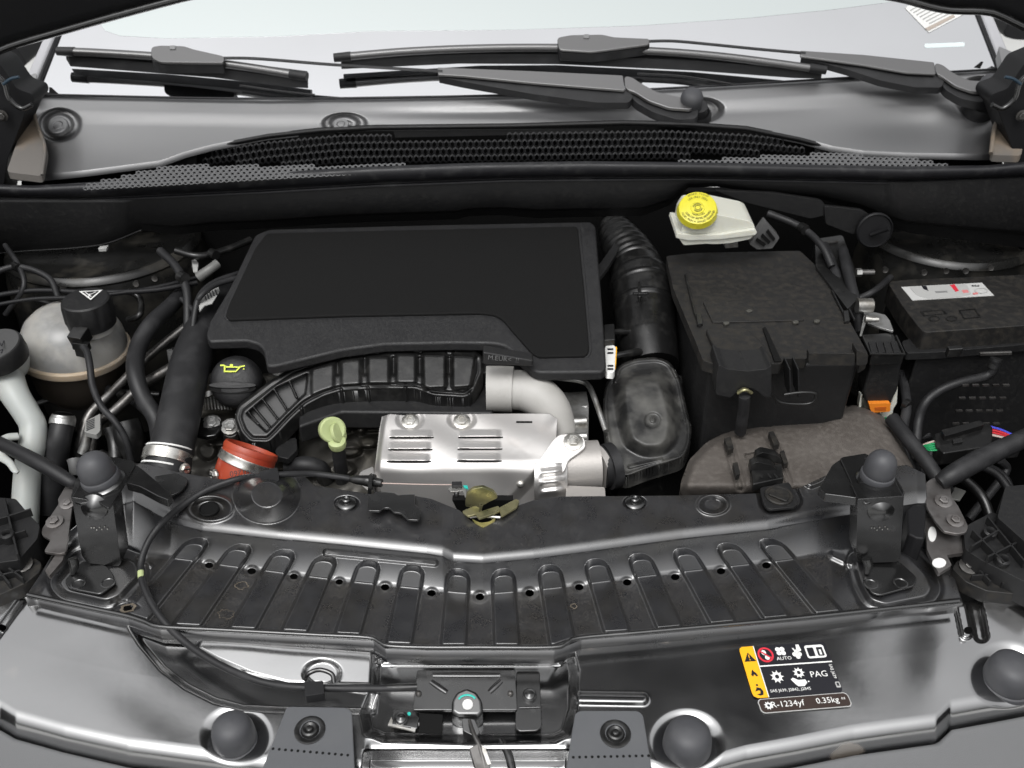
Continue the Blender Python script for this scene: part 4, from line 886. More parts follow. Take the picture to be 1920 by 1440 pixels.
# ---- ribbed resonator duct
rd = thing('resonator_duct', 'black moulded resonator duct with block shaped humps and slotted left end', 'air duct', P(700, 700, .05))
RD = zp(.10, 1.13, .55)
ro = rnd([(439, 782), (446, 760), (506, 714), (547, 689), (622, 664), (716, 652), (753, 649), (790, 652), (890, 656), (905, 668), (906, 698), (889, 738), (874, 748), (812, 744), (778, 731), (700, 731), (640, 735), (608, 745), (576, 762), (548, 788), (520, 818), (505, 832), (468, 831), (450, 812)], 8)
wind = [(576, 702), (571, 737), (536, 772), (500, 808), (464, 775), (520, 727)]
bars = [((466, 772), (497, 812)), ((476, 764), (510, 805)), ((492, 748), (524, 790)), ((514, 730), (540, 772)), ((539, 707), (556, 745))]
def rd_t(px, py):
    t = T(RD, px, py); d = dpoly(px, py, ro)
    h = .006*(1-ss(-14, -9, d))                                   # inner field sits above the flange
    h = h-.0025*np.exp(-((d+11)/2.2)**2)
    for poly, a in (([(690, 668), (730, 668), (730, 723), (690, 722)], .006), ([(743, 663), (780, 663), (780, 719), (743, 719)], .006), ([(792, 663), (836, 662), (836, 728), (794, 730)], .013), ([(848, 663), (893, 664), (884, 726), (848, 729)], .013), ([(640, 676), (676, 672), (676, 724), (640, 726)], .005), ([(584, 690), (626, 680), (626, 728), (584, 742)], .004)):
        h = h+a*pad(px, py, rnd(poly, 7), 4.5)
    for x0 in (684, 738, 787, 843, 633): h = h-.006*np.exp(-(dseg(px, py, x0, 672, x0, 700)/3.5)**2)
    h = h-.022*pad(px, py, wind, 3)
    for a, b in bars: h = h+.022*(1-ss(1.6, 3.6, dseg(px, py, a[0], a[1], b[0], b[1])))*pad(px, py, wind, 2)
    for x, y in ((598, 672), (655, 662), (707, 655), (853, 656), (640, 733), (690, 731), (760, 731), (880, 742), (565, 768)): h = h+.003*(1-ss(1, 3, dseg(px, py, x, y-5, x+1, y+5)))
    h = h-.004*ss(-4, 0, d)
    return t-h
def polygrid_relief(name, poly, zf, m, parent, step=2.0, skirt=.02):
    """sheet bounded by a polygon: star-free scan fill on a grid whose border is snapped to the outline"""
    xs = [p[0] for p in poly]; ys = [p[1] for p in poly]
    gx = np.arange(min(xs)-step, max(xs)+2*step, step); gy = np.arange(min(ys)-step, max(ys)+2*step, step)
    PX, PYY = np.meshgrid(gx, gy); d = dpoly(PX, PYY, poly); ny, nx = PX.shape
    # snap near-border points
    qx, qy = PX.copy(), PYY.copy(); best = np.full(PX.shape, 1e9)
    for i in range(len(poly)):
        x0, y0 = poly[i]; x1, y1 = poly[(i+1) % len(poly)]; dx, dy = x1-x0, y1-y0; L = dx*dx+dy*dy+1e-9
        u = np.clip(((PX-x0)*dx+(PYY-y0)*dy)/L, 0, 1); cx = x0+u*dx; cy = y0+u*dy; dd = np.hypot(PX-cx, PYY-cy)
        b = dd < best; best = np.where(b, dd, best); qx = np.where(b, cx, qx); qy = np.where(b, cy, qy)
    sn = np.abs(d) < step*.75; PX = np.where(sn, qx, PX); PYY = np.where(sn, qy, PYY); ins = (d < 0) | sn
    v = zf(PX, PYY); V = PT(PX, PYY, v).reshape(-1, 3); idx = np.arange(nx*ny).reshape(ny, nx)
    ok = ins[:-1, :-1] & ins[:-1, 1:] & ins[1:, 1:] & ins[1:, :-1]
    Q = np.stack([idx[:-1, :-1], idx[:-1, 1:], idx[1:, 1:], idx[1:, :-1]], -1)[ok]
    F = Q.tolist(); used = np.unique(Q); remap = -np.ones(nx*ny, int); remap[used] = np.arange(len(used)); V = V[used]
    F = [[int(remap[k]) for k in f] for f in F]
    if skirt:
        E = {}
        for f in F:
            for k in range(4):
                a, b = f[k], f[(k+1) % 4]; E[(a, b)] = 1
        n0 = len(V); low = {}; ex = []
        for (a, b) in list(E):
            if (b, a) not in E:
                for q in (a, b):
                    if q not in low: low[q] = n0+len(ex); ex.append(V[q]-np.array((0, 0, skirt)))
                F.append([b, a, low[a], low[b]])
        V = np.vstack([V, np.array(ex)])
    return mk(name, V, F, m, parent, ang=180)
polygrid_relief('duct_shell', ro, rd_t, m_gplas, rd, step=1.6, skirt=.022)
slab('duct_body', [(560, 765), (640, 735), (780, 735), (880, 745), (905, 700), (925, 700), (925, 775), (640, 772), (560, 800)], zp(.070, 1.1, .1), .03, m_plas, rd, bevel=.004)
slab('duct_lug', rnd([(530, 822), (556, 820), (558, 842), (540, 860), (522, 856), (515, 845)], 4), .04, .01, m_plas, rd, bevel=.002)
slab('slot_floor', wind, zp(.09, 1.13, .55), .002, M('grey_slot_floor', (.05, .05, .05), .5), rd, bevel=0)
# ---- grey elbow
el = thing('grey_elbow_pipe', 'light grey plastic elbow pipe leaving the duct and bending down behind the heat shield', 'pipe', P(1000, 750, .06))
W = [P(912, 729, .088), P(935, 729, .088), P(962, 730, .088)]
tube('collar', W, [S(p, 43) for p in W], m_gpipe, el, seg=40, n=4)
W = [P(955, 731, .088), P(985, 733, .087), P(1012, 745, .082), P(1035, 768, .070), P(1048, 800, .05), P(1054, 840, .02)]
tube('bend', W, [S(W[0], 37), S(W[0], 38), S(W[0], 38), S(W[0], 35), S(W[0], 31), S(W[0], 30)], m_gpipe, el, seg=40, n=8)
th = thing('throttle_body', 'small metal throttle housing with bolts between the grey elbow and the thin steel pipe', 'housing', P(1085, 780, .03))
slab('housing', [(1050, 735), (1100, 736), (1104, 760), (1103, 835), (1060, 835)], zp(.055, 1.1, .2), .08, m_alu, th, r=4, bevel=.003)
for y, q in ((742, 8), (765, 7), (790, 9), (818, 8)): c = P(1100, y, .056); tube('stud', [c, c+Vector((-.03, 0, -.002))], S(c, q), m_alu, th, n=1, seg=14)
for k in range(0): a = k*.22; c = P(1068+5*math.sin(a*2.0), 760+k*5.5, .066); lathe('knurl', c, (0, -.5, 1), [(.003, -.003), (.002, .002), (.0004, .003)], m_alu, th, seg=8)
o = tpx('steel_pipe', [(1010, 707, .085), (1050, 709, .085), (1088, 714, .085), (1104, 724, .083), (1116, 750, .078), (1136, 808, .06)], 5.2, m_alu, seg=12); tag(o, 'thin bare steel pipe bending down beside the grey elbow', 'pipe')
# ---- heat shield
hs_ = thing('heat_shield', 'bright pressed aluminium heat shield with six louvres and an embossed cross', 'heat shield', P(860, 880, .04))
HA_, HB_ = zp(.06, .99, .32), yp(.99, .22, .06)
hy = line([(700, 795), (716, 781), (732, 776), (752, 778), (765, 779), (785, 776), (850, 777), (880, 776), (1030, 775), (1046, 786)])
hl = lambda t: np.interp(t, [0, .12, .35, .62, 1], [716, 711, 706, 700, 702]); hr = lambda t: np.interp(t, [0, .3, .45, .62, 1], [1045, 1042, 1036, 1008, 1002])
LOUV = [(727, 815, 819), (725, 813, 841.5), (722, 811, 864), (856, 945, 818.5), (855, 944, 840.5), (853, 943, 863)]
def hsz(px, py):
    a, b = T(HA_, px, py), T(HB_, px, py); t = -smin(-a, -b, .012)
    h = 0*px
    for x0, x1, y in LOUV:
        u = np.clip((y-py)/14, 0, 1); m = ss(x0+2, x0+16, px)*ss(x1-2, x1-16, px)
        h = h+.0045*m*np.where((py <= y), (1-u**1.5)*ss(y-15, y-9, py), 0)-.0018*np.exp(-((py-y-2)/1.6)**2)*m
    for cx in (769, 866):
        q = np.hypot((px-cx)/30, (py-786)/22); h = h-.006*(1-ss(.62, 1.0, q))
    h = h+.0022*np.sin(px/23.)*np.exp(-((py-905)/30)**2)*.25+.0007*nz(px, py, 70, 5)
    h = h-.0001*(1-ss(0, 9, np.minimum(dseg(px, py, 960, 828, 992, 852), dseg(px, py, 962, 853, 990, 827))))
    
    # diagonal break towards the outlet and small edge crumples
    h = h-.010*ss(0, 30, (px-1008)+(py-872)*.95)*(py > 820)
    h = h+.0015*np.sin(px/7.+py/11.)*ss(1012, 1040, px)*ss(815, 780, py)
    h = h-.012*ss(16, 2, px-(hl(np.clip((py-776)/170, 0, 1))))**2
    return t-h
def hgrid(s, t): x = hl(t)+(hr(t)-hl(t))*s; return x, hy(x)+(962-hy(x))*t
relief('shield_sheet', hgrid, hsz, m_shield, hs_, nx=420, ny=200, mode='t', skirt=.02, ang=180)
def on(px, py, f, d): v = float(f(np.array([float(px)]), np.array([float(py)]))[0])-d; return Vector(PT(float(px), float(py), v))
for x0, x1, y in LOUV:
    V = [on(x0+3, y+.2, hsz, .0003), on((x0+x1)/2, y+.6, hsz, .0003), on(x1-2, y, hsz, .0003), on(x1-2, y+2.6, hsz, .0003), on((x0+x1)/2, y+3.4, hsz, .0003), on(x0+3, y+2.9, hsz, .0003)]
    mk('louvre_slot', V, [[0, 1, 2, 3, 4, 5]], m_dark, hs_, smooth=False)
V = [on(968, 789.5, hsz, .0004), on(998, 789.5, hsz, .0004), on(998, 793, hsz, .0004), on(968, 793, hsz, .0004)]; mk('slot', V, [[0, 1, 2, 3]], m_dark, hs_, smooth=False)
for cx in (769, 866):
    c = on(cx, 790, hsz, .001); hexbolt(c, (0, -.4, 1), S(c, 11), m_steel, hs_, washer=1.5)
c = on(976, 908, hsz, .0); lathe('rivet', c, (0, -1, .3), [(.0055, -.001), (.0052, .001), (.004, .0026), (.002, .0035), (.0002, .0037)], m_steel, hs_, seg=18)
slab('shield_tab', rnd([(1036, 826), (1048, 815), (1080, 812), (1096, 822), (1098, 838), (1084, 850), (1066, 862), (1058, 884), (1044, 886), (1030, 868), (1006, 885), (1004, 872)], 6), zp(.068, 1.0, .45), .003, m_shield, hs_, bevel=.0012)
c = P(1075, 828, zp(.0685, 1.0, .45)); hexbolt(c, (0, -.4, 1), S(c, 12), m_steel, hs_)
def crk(px, py):
    u = (py-870)/70.; t = T(yp(.985, .3, .05), px, py)-.018*np.sin(np.clip((py-862)/86, 0, 1)*math.pi)+.012*ss(1040, 1068, px)
    return t-.0035*np.sin(py/3.1+px/28.)*ss(1008, 1022, px)*ss(1062, 1046, px)*np.exp(-((py-905)/34.)**2)
relief('crinkled_collar', lambda s, t: (1002+62*s, 868+78*t), crk, m_shield, hs_, nx=70, ny=90, mode='t', skirt=.02)
ot = thing('turbo_outlet', 'grey cast outlet stub with a black hose ring right of the heat shield', 'outlet', P(1095, 880, .02))
for nm, a, b, q, mm in (('cast_stub', 1052, 1122, 47, m_gcast), ('cast_lip', 1116, 1126, 43, m_gcast), ('hose_ring', 1124, 1142, 40, m_rub), ('hose_ring', 1136, 1152, 44, m_rub)):
    W = [P(a, 876, .035), P(b, 872, .035)]; tube(nm, W, [S(p, q) for p in W], mm, ot, seg=40, n=1)
slab('cast_foot', [(1062, 910), (1134, 913), (1136, 935), (1060, 940)], .035, .03, m_gcast, ot, r=4, bevel=.003)
slab('shield_flap', [(668, 900), (676, 884), (700, 874), (704, 915), (690, 920)], .03, .002, m_shield, hs_, r=4, bevel=.0008)
# ---- oil cap
oc = thing('oil_filler_cap', 'black oil filler cap with lime oil can symbol and moulded grip bar', 'oil cap', P(443, 740, .03))
c = P(443, 716, .085); r = S(c, 48); ax = (0, -.78, .63)
lathe('cap_body', c, ax, [(r*.62, -.085), (r*.78, -.05), (r*.93, -.022), (r*1.0, -.010), (r*1.03, .0), (r*1.0, .005), (r*.97, .008), (r*.93, .012), (r*.8, .017), (r*.5, .0205), (.0005, .022)], m_cover, oc, seg=48)
x_, y_, z_ = frame(ax); top = c+z_*.0175
lens = [(.93*math.cos(a), .24*math.sin(a)-.12) for a in np.linspace(0, 2*math.pi, 25)[:-1]]
slab3('grip_hollow', [top+Vector((1, 0, 0))*u*r*.97+y_*(1 if y_.z > 0 else -1)*(v-.16)*r+z_*(.0048-.006*u*u) for u, v in lens], -z_*.004, m_dark, oc, bevel=0)
lens = [(.93*math.cos(a), .13*math.sin(a)) for a in np.linspace(0, 2*math.pi, 25)[:-1]]
yb = y_ if y_.z > 0 else -y_
slab3('grip_bar', [top+Vector((1, 0, 0))*u*r+yb*(v-.18)*r+z_*(.0068-.006*u*u) for u, v in lens], -z_*.012, m_cover, oc, bevel=.002)
OS = top+z_*.0060+yb*.46*r
can = [(-.42, .12), (-.30, .14), (-.26, .02), (-.28, -.12), (.12, -.12), (.30, .06), (.44, .10), (.44, .05), (.33, 0), (.16, -.17), (-.34, -.17), (-.31, .04), (-.44, .05)]
for pl_ in ([(-.45, .16), (-.30, .17), (-.31, .11), (-.45, .10)], [(-.31, .14), (-.25, .14), (-.25, -.14), (-.31, -.14)], [(-.31, -.10), (.13, -.10), (.13, -.16), (-.31, -.16)], [(.10, -.16), (.16, -.16), (.36, .08), (.30, .10)], [(.30, .10), (.50, .14), (.50, .09), (.34, .05)], [(-.28, .10), (.28, .08), (.26, .03), (-.28, .04)], [(-.08, .18), (.04, .18), (.04, .09), (-.08, .09)], [(.44, .02), (.47, .02), (.48, -.05), (.43, -.05)]):
    mk('symbol', [OS+Vector((1, 0, 0))*u*r+yb*v*r*.9 for u, v in pl_], [list(range(len(pl_)))], m_limep, oc, smooth=False)
# ---- dipstick
dp = thing('dipstick', 'pale green dipstick handle on a black stem left of the heat shield', 'dipstick', P(632, 850, .0))
c = P(626, 806, .075); r = S(c, 25)
lathe('handle_disc', c+Vector((-.002, 0, 0)), (.35, -.8, .55), [(r*.8, -.014), (r*.98, -.011), (r, 0), (r*.98, .004), (r*.86, .006), (r*.3, .004), (.0005, .003)], m_lime, dp, seg=36)
lathe('handle_fin', c+Vector((.007, -.004, -.002)), (.95, -.2, .5), [(r*.80, -.003), (r*.84, .0), (r*.8, .002), (.0005, .003)], m_lime, dp, seg=30)
c2 = P(632, 829, .062); r2 = S(c2, 17)
lathe('handle_foot', c2, (0, -.2, 1), [(r2*.9, -.008), (r2, -.003), (r2*.95, .003), (r2*.6, .005), (.0005, .005)], m_lime, dp, seg=30)
tpx('stem', [(633, 834, .055), (638, 870, .02), (642, 905, -.02)], [13, 13, 12], m_rub, dp, seg=14)
# ================================================================== BIG HOSES, CLAMPS
def clamp(name, a, b, r, parent, scr, side):
    """worm drive band between two points of the hose axis"""
    ax = (b-a).normalized(); L = (b-a).length
    lathe('band', a, ax, [(r*1.0, 0), (r*1.05, 0), (r*1.055, L*.08), (r*1.045, L*.2), (r*1.045, L*.8), (r*1.055, L*.92), (r*1.05, L), (r*1.0, L)], m_steel, parent, seg=48)
    c = a+ax*L*.5+Vector((side*r*.78, -r*.74, 0))*1.0
    lathe('screw_housing', c, (side, -.25, .1), [(.0065, -.018), (.0068, -.004), (.0055, 0), (.0005, 0)], m_steel, parent, seg=16)
    for k in range(5): lathe('worm_rib', c+Vector((side, -.25, .1)).normalized()*(-.016+k*.003)+Vector((0, -.0005, .001)), (side, -.25, .1), [(.0072, 0), (.0074, .0008), (.0072, .0014)], m_dsteel, parent, seg=14)
    d = Vector((side*.75, -.6, .3)).normalized(); e = c+Vector((side, -.25, .1)).normalized()*.007
    h = hexbolt(e, d, .0062, m_steel, parent, name='screw', washer=1.25, h=.9)
    x1, y1, z1 = frame(d); e2 = e+d*.0062
    boxc('screw_slot', e2, x1*.006, y1*.0006, z1*.0006, m_dark, parent, bevel=0)
bh = thing('charge_air_hose', 'thick smooth black hose running down from under the engine cover at the left', 'hose', P(330, 850, .0))
W = [P(440, 540, .11), P(410, 570, .115), P(385, 612, .115), P(358, 680, .105), P(338, 770, .085), P(326, 825, .068), P(317, 860, .055), P(312, 900, .035)]
rb = [S(W[0], 26), S(W[1], 30), S(W[2], 34), S(W[3], 37), S(W[4], 39), S(W[5], 40), S(W[6], 42), S(W[7], 43)]
tube('hose', W, rb, m_rub, bh, seg=40, n=8)
a, b = P(316, 849, .060), P(311, 868, .052); clamp('clamp', a, b, S(a, 43), bh, None, 1)
a2, b2 = P(319, 838, .0645), P(318.6, 841, .0632)
for a_, b_ in ((P(319, 839, .0642), P(318.4, 842, .0628)), (P(310.2, 872, .0502), P(309.5, 875, .0488))): lathe('white_line', a_, (b_-a_).normalized(), [(S(a_, 42.5), 0), (S(a_, 43.3), .0004), (S(a_, 43.3), .0022), (S(a_, 42.5), .0026)], m_lab_w, bh, seg=48)
tpx('white_tick', [(313, 872-36, .096), (313, 884-36, .092)], 1.8, m_lab_w, bh, n=1, seg=6, flat=.5)
rh = thing('red_silicone_hose', 'red silicone hose stub with steel worm clamp below the slotted duct end', 'hose', P(450, 890, .0))
W = [P(470, 846, .075), P(464, 862, .066), P(452, 890, .05), P(438, 935, .02)]
tube('hose', W, [S(W[0], 50), S(W[1], 51), S(W[2], 49), S(W[3], 47)], m_red, rh, seg=40, n=8)
lathe('hose_lip', W[0]+(W[0]-W[1]).normalized()*.001, (W[0]-W[1]).normalized(), [(S(W[0], 51.5), -.004), (S(W[0], 52), .0), (S(W[0], 50), .004), (S(W[0], 46), .004), (S(W[0], 45), -.004), (.001, -.005)], m_red, rh, seg=40)
a, b = P(466, 858, .069), P(459, 874, .060); clamp('clamp', a, b, S(a, 50.5), rh, None, -1)
p = P(459, 884, .092); text('printed_number', '0801260', p+Vector((.0, -.002, 0)), (-1, 0, -.1), (0, -.55, -.83), .0105, m_lab_k, rh, ext=.002)
# ================================================================== COOLANT TANK
ct = thing('coolant_tank', 'round translucent yellowed coolant tank with seam flange', 'coolant tank', P(140, 690, .0))
c = P(140, 654, .075); R_ = S(c, 97)
prof = [(R_*.72, -.075), (R_*.9, -.05), (R_*.97, -.006), (R_*.98, -.005)]
lathe('lower_bowl', c, (.10, -.0, 1), [(R_*.55, -.085), (R_*.8, -.06), (R_*.9, -.006), (R_*.9, -.004)], M('dark_lower_bowl', (.05, .042, .034), .35, sub=.1), ct, seg=56)
lathe('seam_flange', c, (.10, -.0, 1), [(R_*.9, -.007), (R_*1.02, -.0065), (R_*1.03, -.003), (R_*1.03, .003), (R_*1.01, .005), (R_*.92, .006)], m_tanke, ct, seg=56)
lathe('upper_dome', c, (.10, -.0, 1), [(R_*.97, .004), (R_*.965, .012), (R_*.92, .028), (R_*.82, .045), (R_*.66, .058), (R_*.45, .067), (R_*.2, .071), (.0005, .072)], m_tank, ct, seg=56)
cc = P(171, 598, .142); rc = S(cc, 44)
lathe('neck', cc, (0, 0, 1), [(rc*.8, -.02), (rc*.75, -.005), (rc*.7, .01), (.001, .01)], m_tank, ct, seg=36)
cp = ct
lathe('coolant_cap', cc, (0, -.05, 1), [(rc*.98, -.008), (rc*1.0, 0), (rc*1.04, .004), (rc*1.02, .026), (rc*.97, .033), (rc*.9, .035), (rc*.3, .036), (.0005, .036)], m_plas, cp, seg=72, lobes=8, lobe_a=.07, lobe_rows=(2, 3))
TT = zp(cc.z+.0375, cc.y, -.05)
tri = [(148, 546), (192, 543.5), (170, 562.5)]
def ringpoly(name, pts, k, pl, m, parent):
    cx = sum(p[0] for p in pts)/len(pts); cy = sum(p[1] for p in pts)/len(pts); V = []; F = []; n = len(pts)
    for x, y in pts: V += [P(x, y, pl), P(cx+(x-cx)*k, cy+(y-cy)*k, pl)]
    for i in range(n): F.append([2*i, 2*((i+1) % n), 2*((i+1) % n)+1, 2*i+1])
    return mk(name, V, F, m, parent, smooth=False)
ringpoly('warning_triangle', tri, .74, TT, m_lab_w, cp)
for a_, b_ in (((160, 548), (171, 556)), ((165, 554), (180, 547)), ((168, 551), (166, 558))): tpx('symbol_stroke', [(*a_, TT), (*b_, TT)], 1.0, m_lab_w, cp, n=1, seg=4, flat=.3)
sc = thing('level_sensor_plug', 'small black sensor plug on the coolant tank with a thin black cable', 'plug', P(150, 640, .12))
pb_ = P(150, 632, .135)
boxc('plug_body', pb_, (.011, -.003, 0), (.003, .010, .004), (0, -.004, .011), m_gplas, sc, bevel=.0015)
boxc('plug_latch', pb_+Vector((.004, -.011, -.008)), (.013, -.003, 0), (0, .005, 0), (0, 0, .006), m_gplas, sc, bevel=.001)
boxc('plug_foot', pb_+Vector((.0, -.008, -.018)), (.008, -.003, 0), (0, .006, 0), (0, 0, .008), m_plas, sc, bevel=.001)
tpx('cable', [(155, 648, .128), (164, 662, .125), (169, 690, .115), (174, 725, .10), (190, 762, .085), (215, 790, .07), (236, 825, .045), (250, 880, .0)], 6.5, m_rub, sc, seg=12)
# ---- washer filler
wf = thing('washer_filler_neck', 'white plastic washer filler neck at the left edge', 'filler neck', P(45, 880, -.05))
cw = P(-4, 668, .12); rw = S(cw, 58)
lathe('neck_bulb', P(0, 690, .10), (-.1, -.15, 1), [(rw*.55, -.02), (rw*.85, -.010), (rw*.95, .0), (rw*.97, .022), (rw*.9, .030), (.001, .03)], m_white, wf, seg=40)
W = [P(8, 700, .10), P(28, 740, .085), P(50, 775, .065), P(62, 800, .05), P(60, 838, .03), P(52, 880, .0), P(46, 990, -.06)]
tube('neck_tube', W, [S(W[0], 32), S(W[1], 26), S(W[2], 24), S(W[3], 24), S(W[4], 24), S(W[5], 24), S(W[6], 25)], m_white, wf, seg=24, n=6)
tpx('hook', [(34, 818, .055), (12, 822, .058), (0, 838, .056), (4, 856, .052), (18, 868, .05), (28, 882, .046), (34, 886, .044)], [9, 10, 10, 9, 7, 6, 4], m_white, wf, seg=12, flat=.7)
wc = wf
lathe('washer_cap', P(-2, 664, .135), (-.1, -.18, 1), [(rw*.83, -.012), (rw*.86, -.004), (rw*.86, .012), (rw*.82, .016), (.001, .0165)], m_plas, wc, seg=48)
lathe('cap_top', P(-2, 664, .135)+Vector((-.001, -.003, .0165)), (-.1, -.18, 1), [(rw*.78, -.001), (rw*.77, .0006), (.001, .0012)], M('grey_cap_top', (.06, .06, .06), .5), wc, seg=48)
TW = zp(.1535, cw.y, .18, .1)
ringpoly('symbol', [(-14, 628), (12, 628), (4, 650)], .8, zp(.1558, P(-2, 664, .135).y, -.18), m_lab_k, wc)
tpx('symbol_stroke', [(-2, 659, zp(.1555, P(-2, 664, .135).y, -.18)), (5, 655, zp(.1555, P(-2, 664, .135).y, -.18)), (3, 662, zp(.1555, P(-2, 664, .135).y, -.18))], 1.2, m_lab_k, wc, n=3, seg=5, flat=.4)
# ---- support tubes left / right
def brace(lab, pts, q, plate, bolts, m):
    o = thing('fender_brace', lab, 'brace', P(*pts[-1]), 'tubular braces at the bay corners')
    tpx('tube', pts, q, m_rub, o, seg=20)
    slab('end_plate', rnd(plate[0], 5), plate[1], .004, m, o, bevel=.001)
    for x, y, r in bolts: c = P(x, y, plate[1])+Vector((0, 0, .002)); hexbolt(c, (0, -.2, 1), S(c, r), m_galv if m is m_galv else m_dsteel, o, washer=1.8)
    return o
brace('dark tube held by the white washer neck hook at the left edge', [(-40, 815, .06), (22, 842, .06), (80, 872, .055), (130, 902, .045), (142, 908, .04)], [13, 13, 14, 12, 8],
      ([(126, 906), (140, 915), (136, 945), (124, 1036), (110, 1038), (82, 1034), (95, 1012), (78, 1003), (78, 992), (110, 944), (108, 936)], .035), ((103, 980, 9), (127, 946, 8)), m_galv)
brace('dark tube ending in a flat bolted plate at the right behind the right stop post', [(1960, 800, .09), (1920, 822, .09), (1850, 855, .08), (1790, 888, .07), (1762, 905, .06)], [15, 17, 19, 19, 14],
      ([(1735, 905), (1748, 896), (1775, 892), (1782, 900), (1784, 930), (1798, 950), (1816, 986), (1812, 998), (1795, 1001), (1770, 996), (1752, 975), (1737, 950)], .055), ((1768, 942, 9), (1790, 978, 9)), m_galv)
sp = slab('galvanised_plate', [(1735, 950), (1760, 985), (1800, 1000), (1822, 1034), (1775, 1040), (1785, 1060), (1760, 1075), (1738, 1030)], .035, .006, m_galv, r=4, bevel=.001)
tag(sp, 'grey sheet metal plate with two white paint dabs below the right brace', 'metal plate')
for x, y, rx, ry in ((1748, 1001, 8, 14), (1761, 1055, 13, 9)): slab('paint_dab', circ(x, y, rx, 18, ry), .0362, .001, m_lab_w, sp, bevel=0)
sp2 = slab('galvanised_plate', [(128, 960), (134, 962), (118, 1050), (92, 1080), (84, 1070), (104, 1040)], .03, .006, m_galv, r=3, bevel=.001)
tag(sp2, 'narrow grey sheet metal strip beside the left stop post', 'metal plate')
# ---- headlamp carriers
def carrier(lab, polys, bolt, ribs):
    o = thing('headlamp_bracket', lab, 'headlamp bracket', P(*bolt[:2], 0), 'headlamp brackets in the front corners')
    for pts, z, th in polys: slab('carrier_plate', pts, z, th, m_dust if z == 0.021 else m_plas, o, r=5, bevel=.003)
    for a_, b_, z in ribs: slab_rib(o, a_, b_, z)
    c = P(bolt[0], bolt[1], .024); hexbolt(c, (0, -.25, 1), S(c, bolt[2]), m_dsteel, o, washer=2.3)
    return o
def slab_rib(o, a_, b_, z):
    W = [P(*a_, z), P(*b_, z)]; d = (W[1]-W[0]); u = d.normalized(); n_ = Vector((-u.y, u.x, 0))
    boxc('stiffening_rib', (W[0]+W[1])/2, d/2, n_*.0012, (0, 0, .006), m_plas, o, bevel=.0005)
carrier('ribbed black plastic headlamp bracket in the left front corner', [([(-40, 930), (30, 935), (55, 965), (75, 985), (70, 1010), (35, 1050), (-40, 1060)], .04, .04), ([(-40, 1062), (30, 1046), (62, 1044), (78, 1054), (76, 1070), (50, 1092), (0, 1115), (-40, 1125)], .021, .02)], (43, 1058, 8),
        [((-20, 985), (60, 960), .045), ((-20, 1020), (50, 1000), .045), ((10, 940), (35, 1045), .045), ((0, 1075), (20, 1100), .024), ((15, 1068), (45, 1090), .024), ((-20, 1090), (40, 1075), .024)])
carrier('ribbed black plastic headlamp bracket in the right front corner', [([(1806, 990), (1818, 982), (1860, 960), (1885, 970), (1960, 1080), (1960, 1110), (1840, 1050), (1810, 1030)], .045, .035), ([(1785, 1065), (1795, 1050), (1830, 1044), (1850, 1052), (1880, 1072), (1960, 1095), (1960, 1120), (1850, 1108), (1810, 1090)], .021, .02), ([(1885, 912), (1960, 905), (1960, 1050), (1870, 970)], .065, .06)], (1817, 1061, 8),
        [((1822, 1000), (1880, 1060), .05), ((1850, 975), (1920, 1060), .05), ((1820, 1030), (1870, 1000), .05), ((1850, 1050), (1910, 1020), .05), ((1835, 1075), (1855, 1096), .024), ((1850, 1062), (1880, 1100), .024), ((1820, 1085), (1890, 1080), .024)])
for o_, x, y in ((1, 1855, 1000), (1, 1880, 1052), (0, 15, 1004)):
    c = P(x, y, .05); b = lathe('screw_boss', c, (0, -.2, 1), [(.009, -.02), (.008, .004), (.0055, .006), (.004, .004), (.0035, -.004), (.0003, -.004)], m_plas, bpy.data.objects['headlamp_bracket' if o_ == 0 else 'headlamp_bracket.001'], seg=20)
# ================================================================== INTAKE
ih = thing('intake_hose', 'ribbed black air intake hose running down between the engine cover and the battery box', 'hose', P(1200, 600, .08))
ctr = line([(425, 1148), (445, 1160), (470, 1176), (495, 1189), (530, 1201), (560, 1207), (600, 1210), (640, 1213), (690, 1222)])
cr_ = line([(425, 27), (445, 35), (470, 42), (495, 47), (510, 50), (530, 54), (560, 57), (600, 56), (640, 57), (690, 52)])
def zc(y): return float(np.interp(y, [425, 530, 690], [.15, .125, .06]))
pts = []; rr_ = []
y = 425.
while y <= 690:
    k = 0
    if y < 505: k = 2.6*math.sin((y-425)*2*math.pi/10.5)
    for yy, a in ((528, 4), (541, 3), (578, 4)): k += a*math.exp(-((y-yy)/2.6)**2)
    pts.append(P(float(ctr(y)), y, zc(y))); rr_.append(S(pts[-1], float(cr_(y))+k)); y += 2.1
tube('hose_body', pts, rr_, m_gplas, ih, seg=44, n=1)
slab('top_rib', [(1196, 528), (1201, 527), (1202, 556), (1197, 556)], zc(540)+.036, .01, m_gplas, ih, bevel=.001)
slab('index_mark', [(1186, 547), (1216, 546), (1214, 550), (1188, 550)], zc(548)+.040, .004, m_plas, ih, bevel=.001)
0 and slab('saddle', rnd([(1192, 612), (1196, 606), (1240, 604), (1258, 650), (1262, 668), (1205, 665), (1196, 652)], 6), .115, .02, m_gplas, ih, bevel=.004)
slab('strap_plate', [(1160, 444), (1172, 448), (1140, 500), (1122, 522), (1119, 500), (1128, 488)], .165, .01, m_plas, ih, bevel=.002)
tpx('vent_stub', [(1142, 624, .115), (1165, 622, .11), (1195, 622, .105)], [6, 6, 7], m_gplas, ih, n=2)
slab('quick_connector', [(1132, 608), (1152, 606), (1154, 636), (1132, 638)], .13, .014, m_gplas, ih, bevel=.002)
tpx('vent_stub', [(1150, 668, .10), (1172, 664, .10), (1200, 660, .095)], [6, 7, 8], m_gplas, ih, n=2)
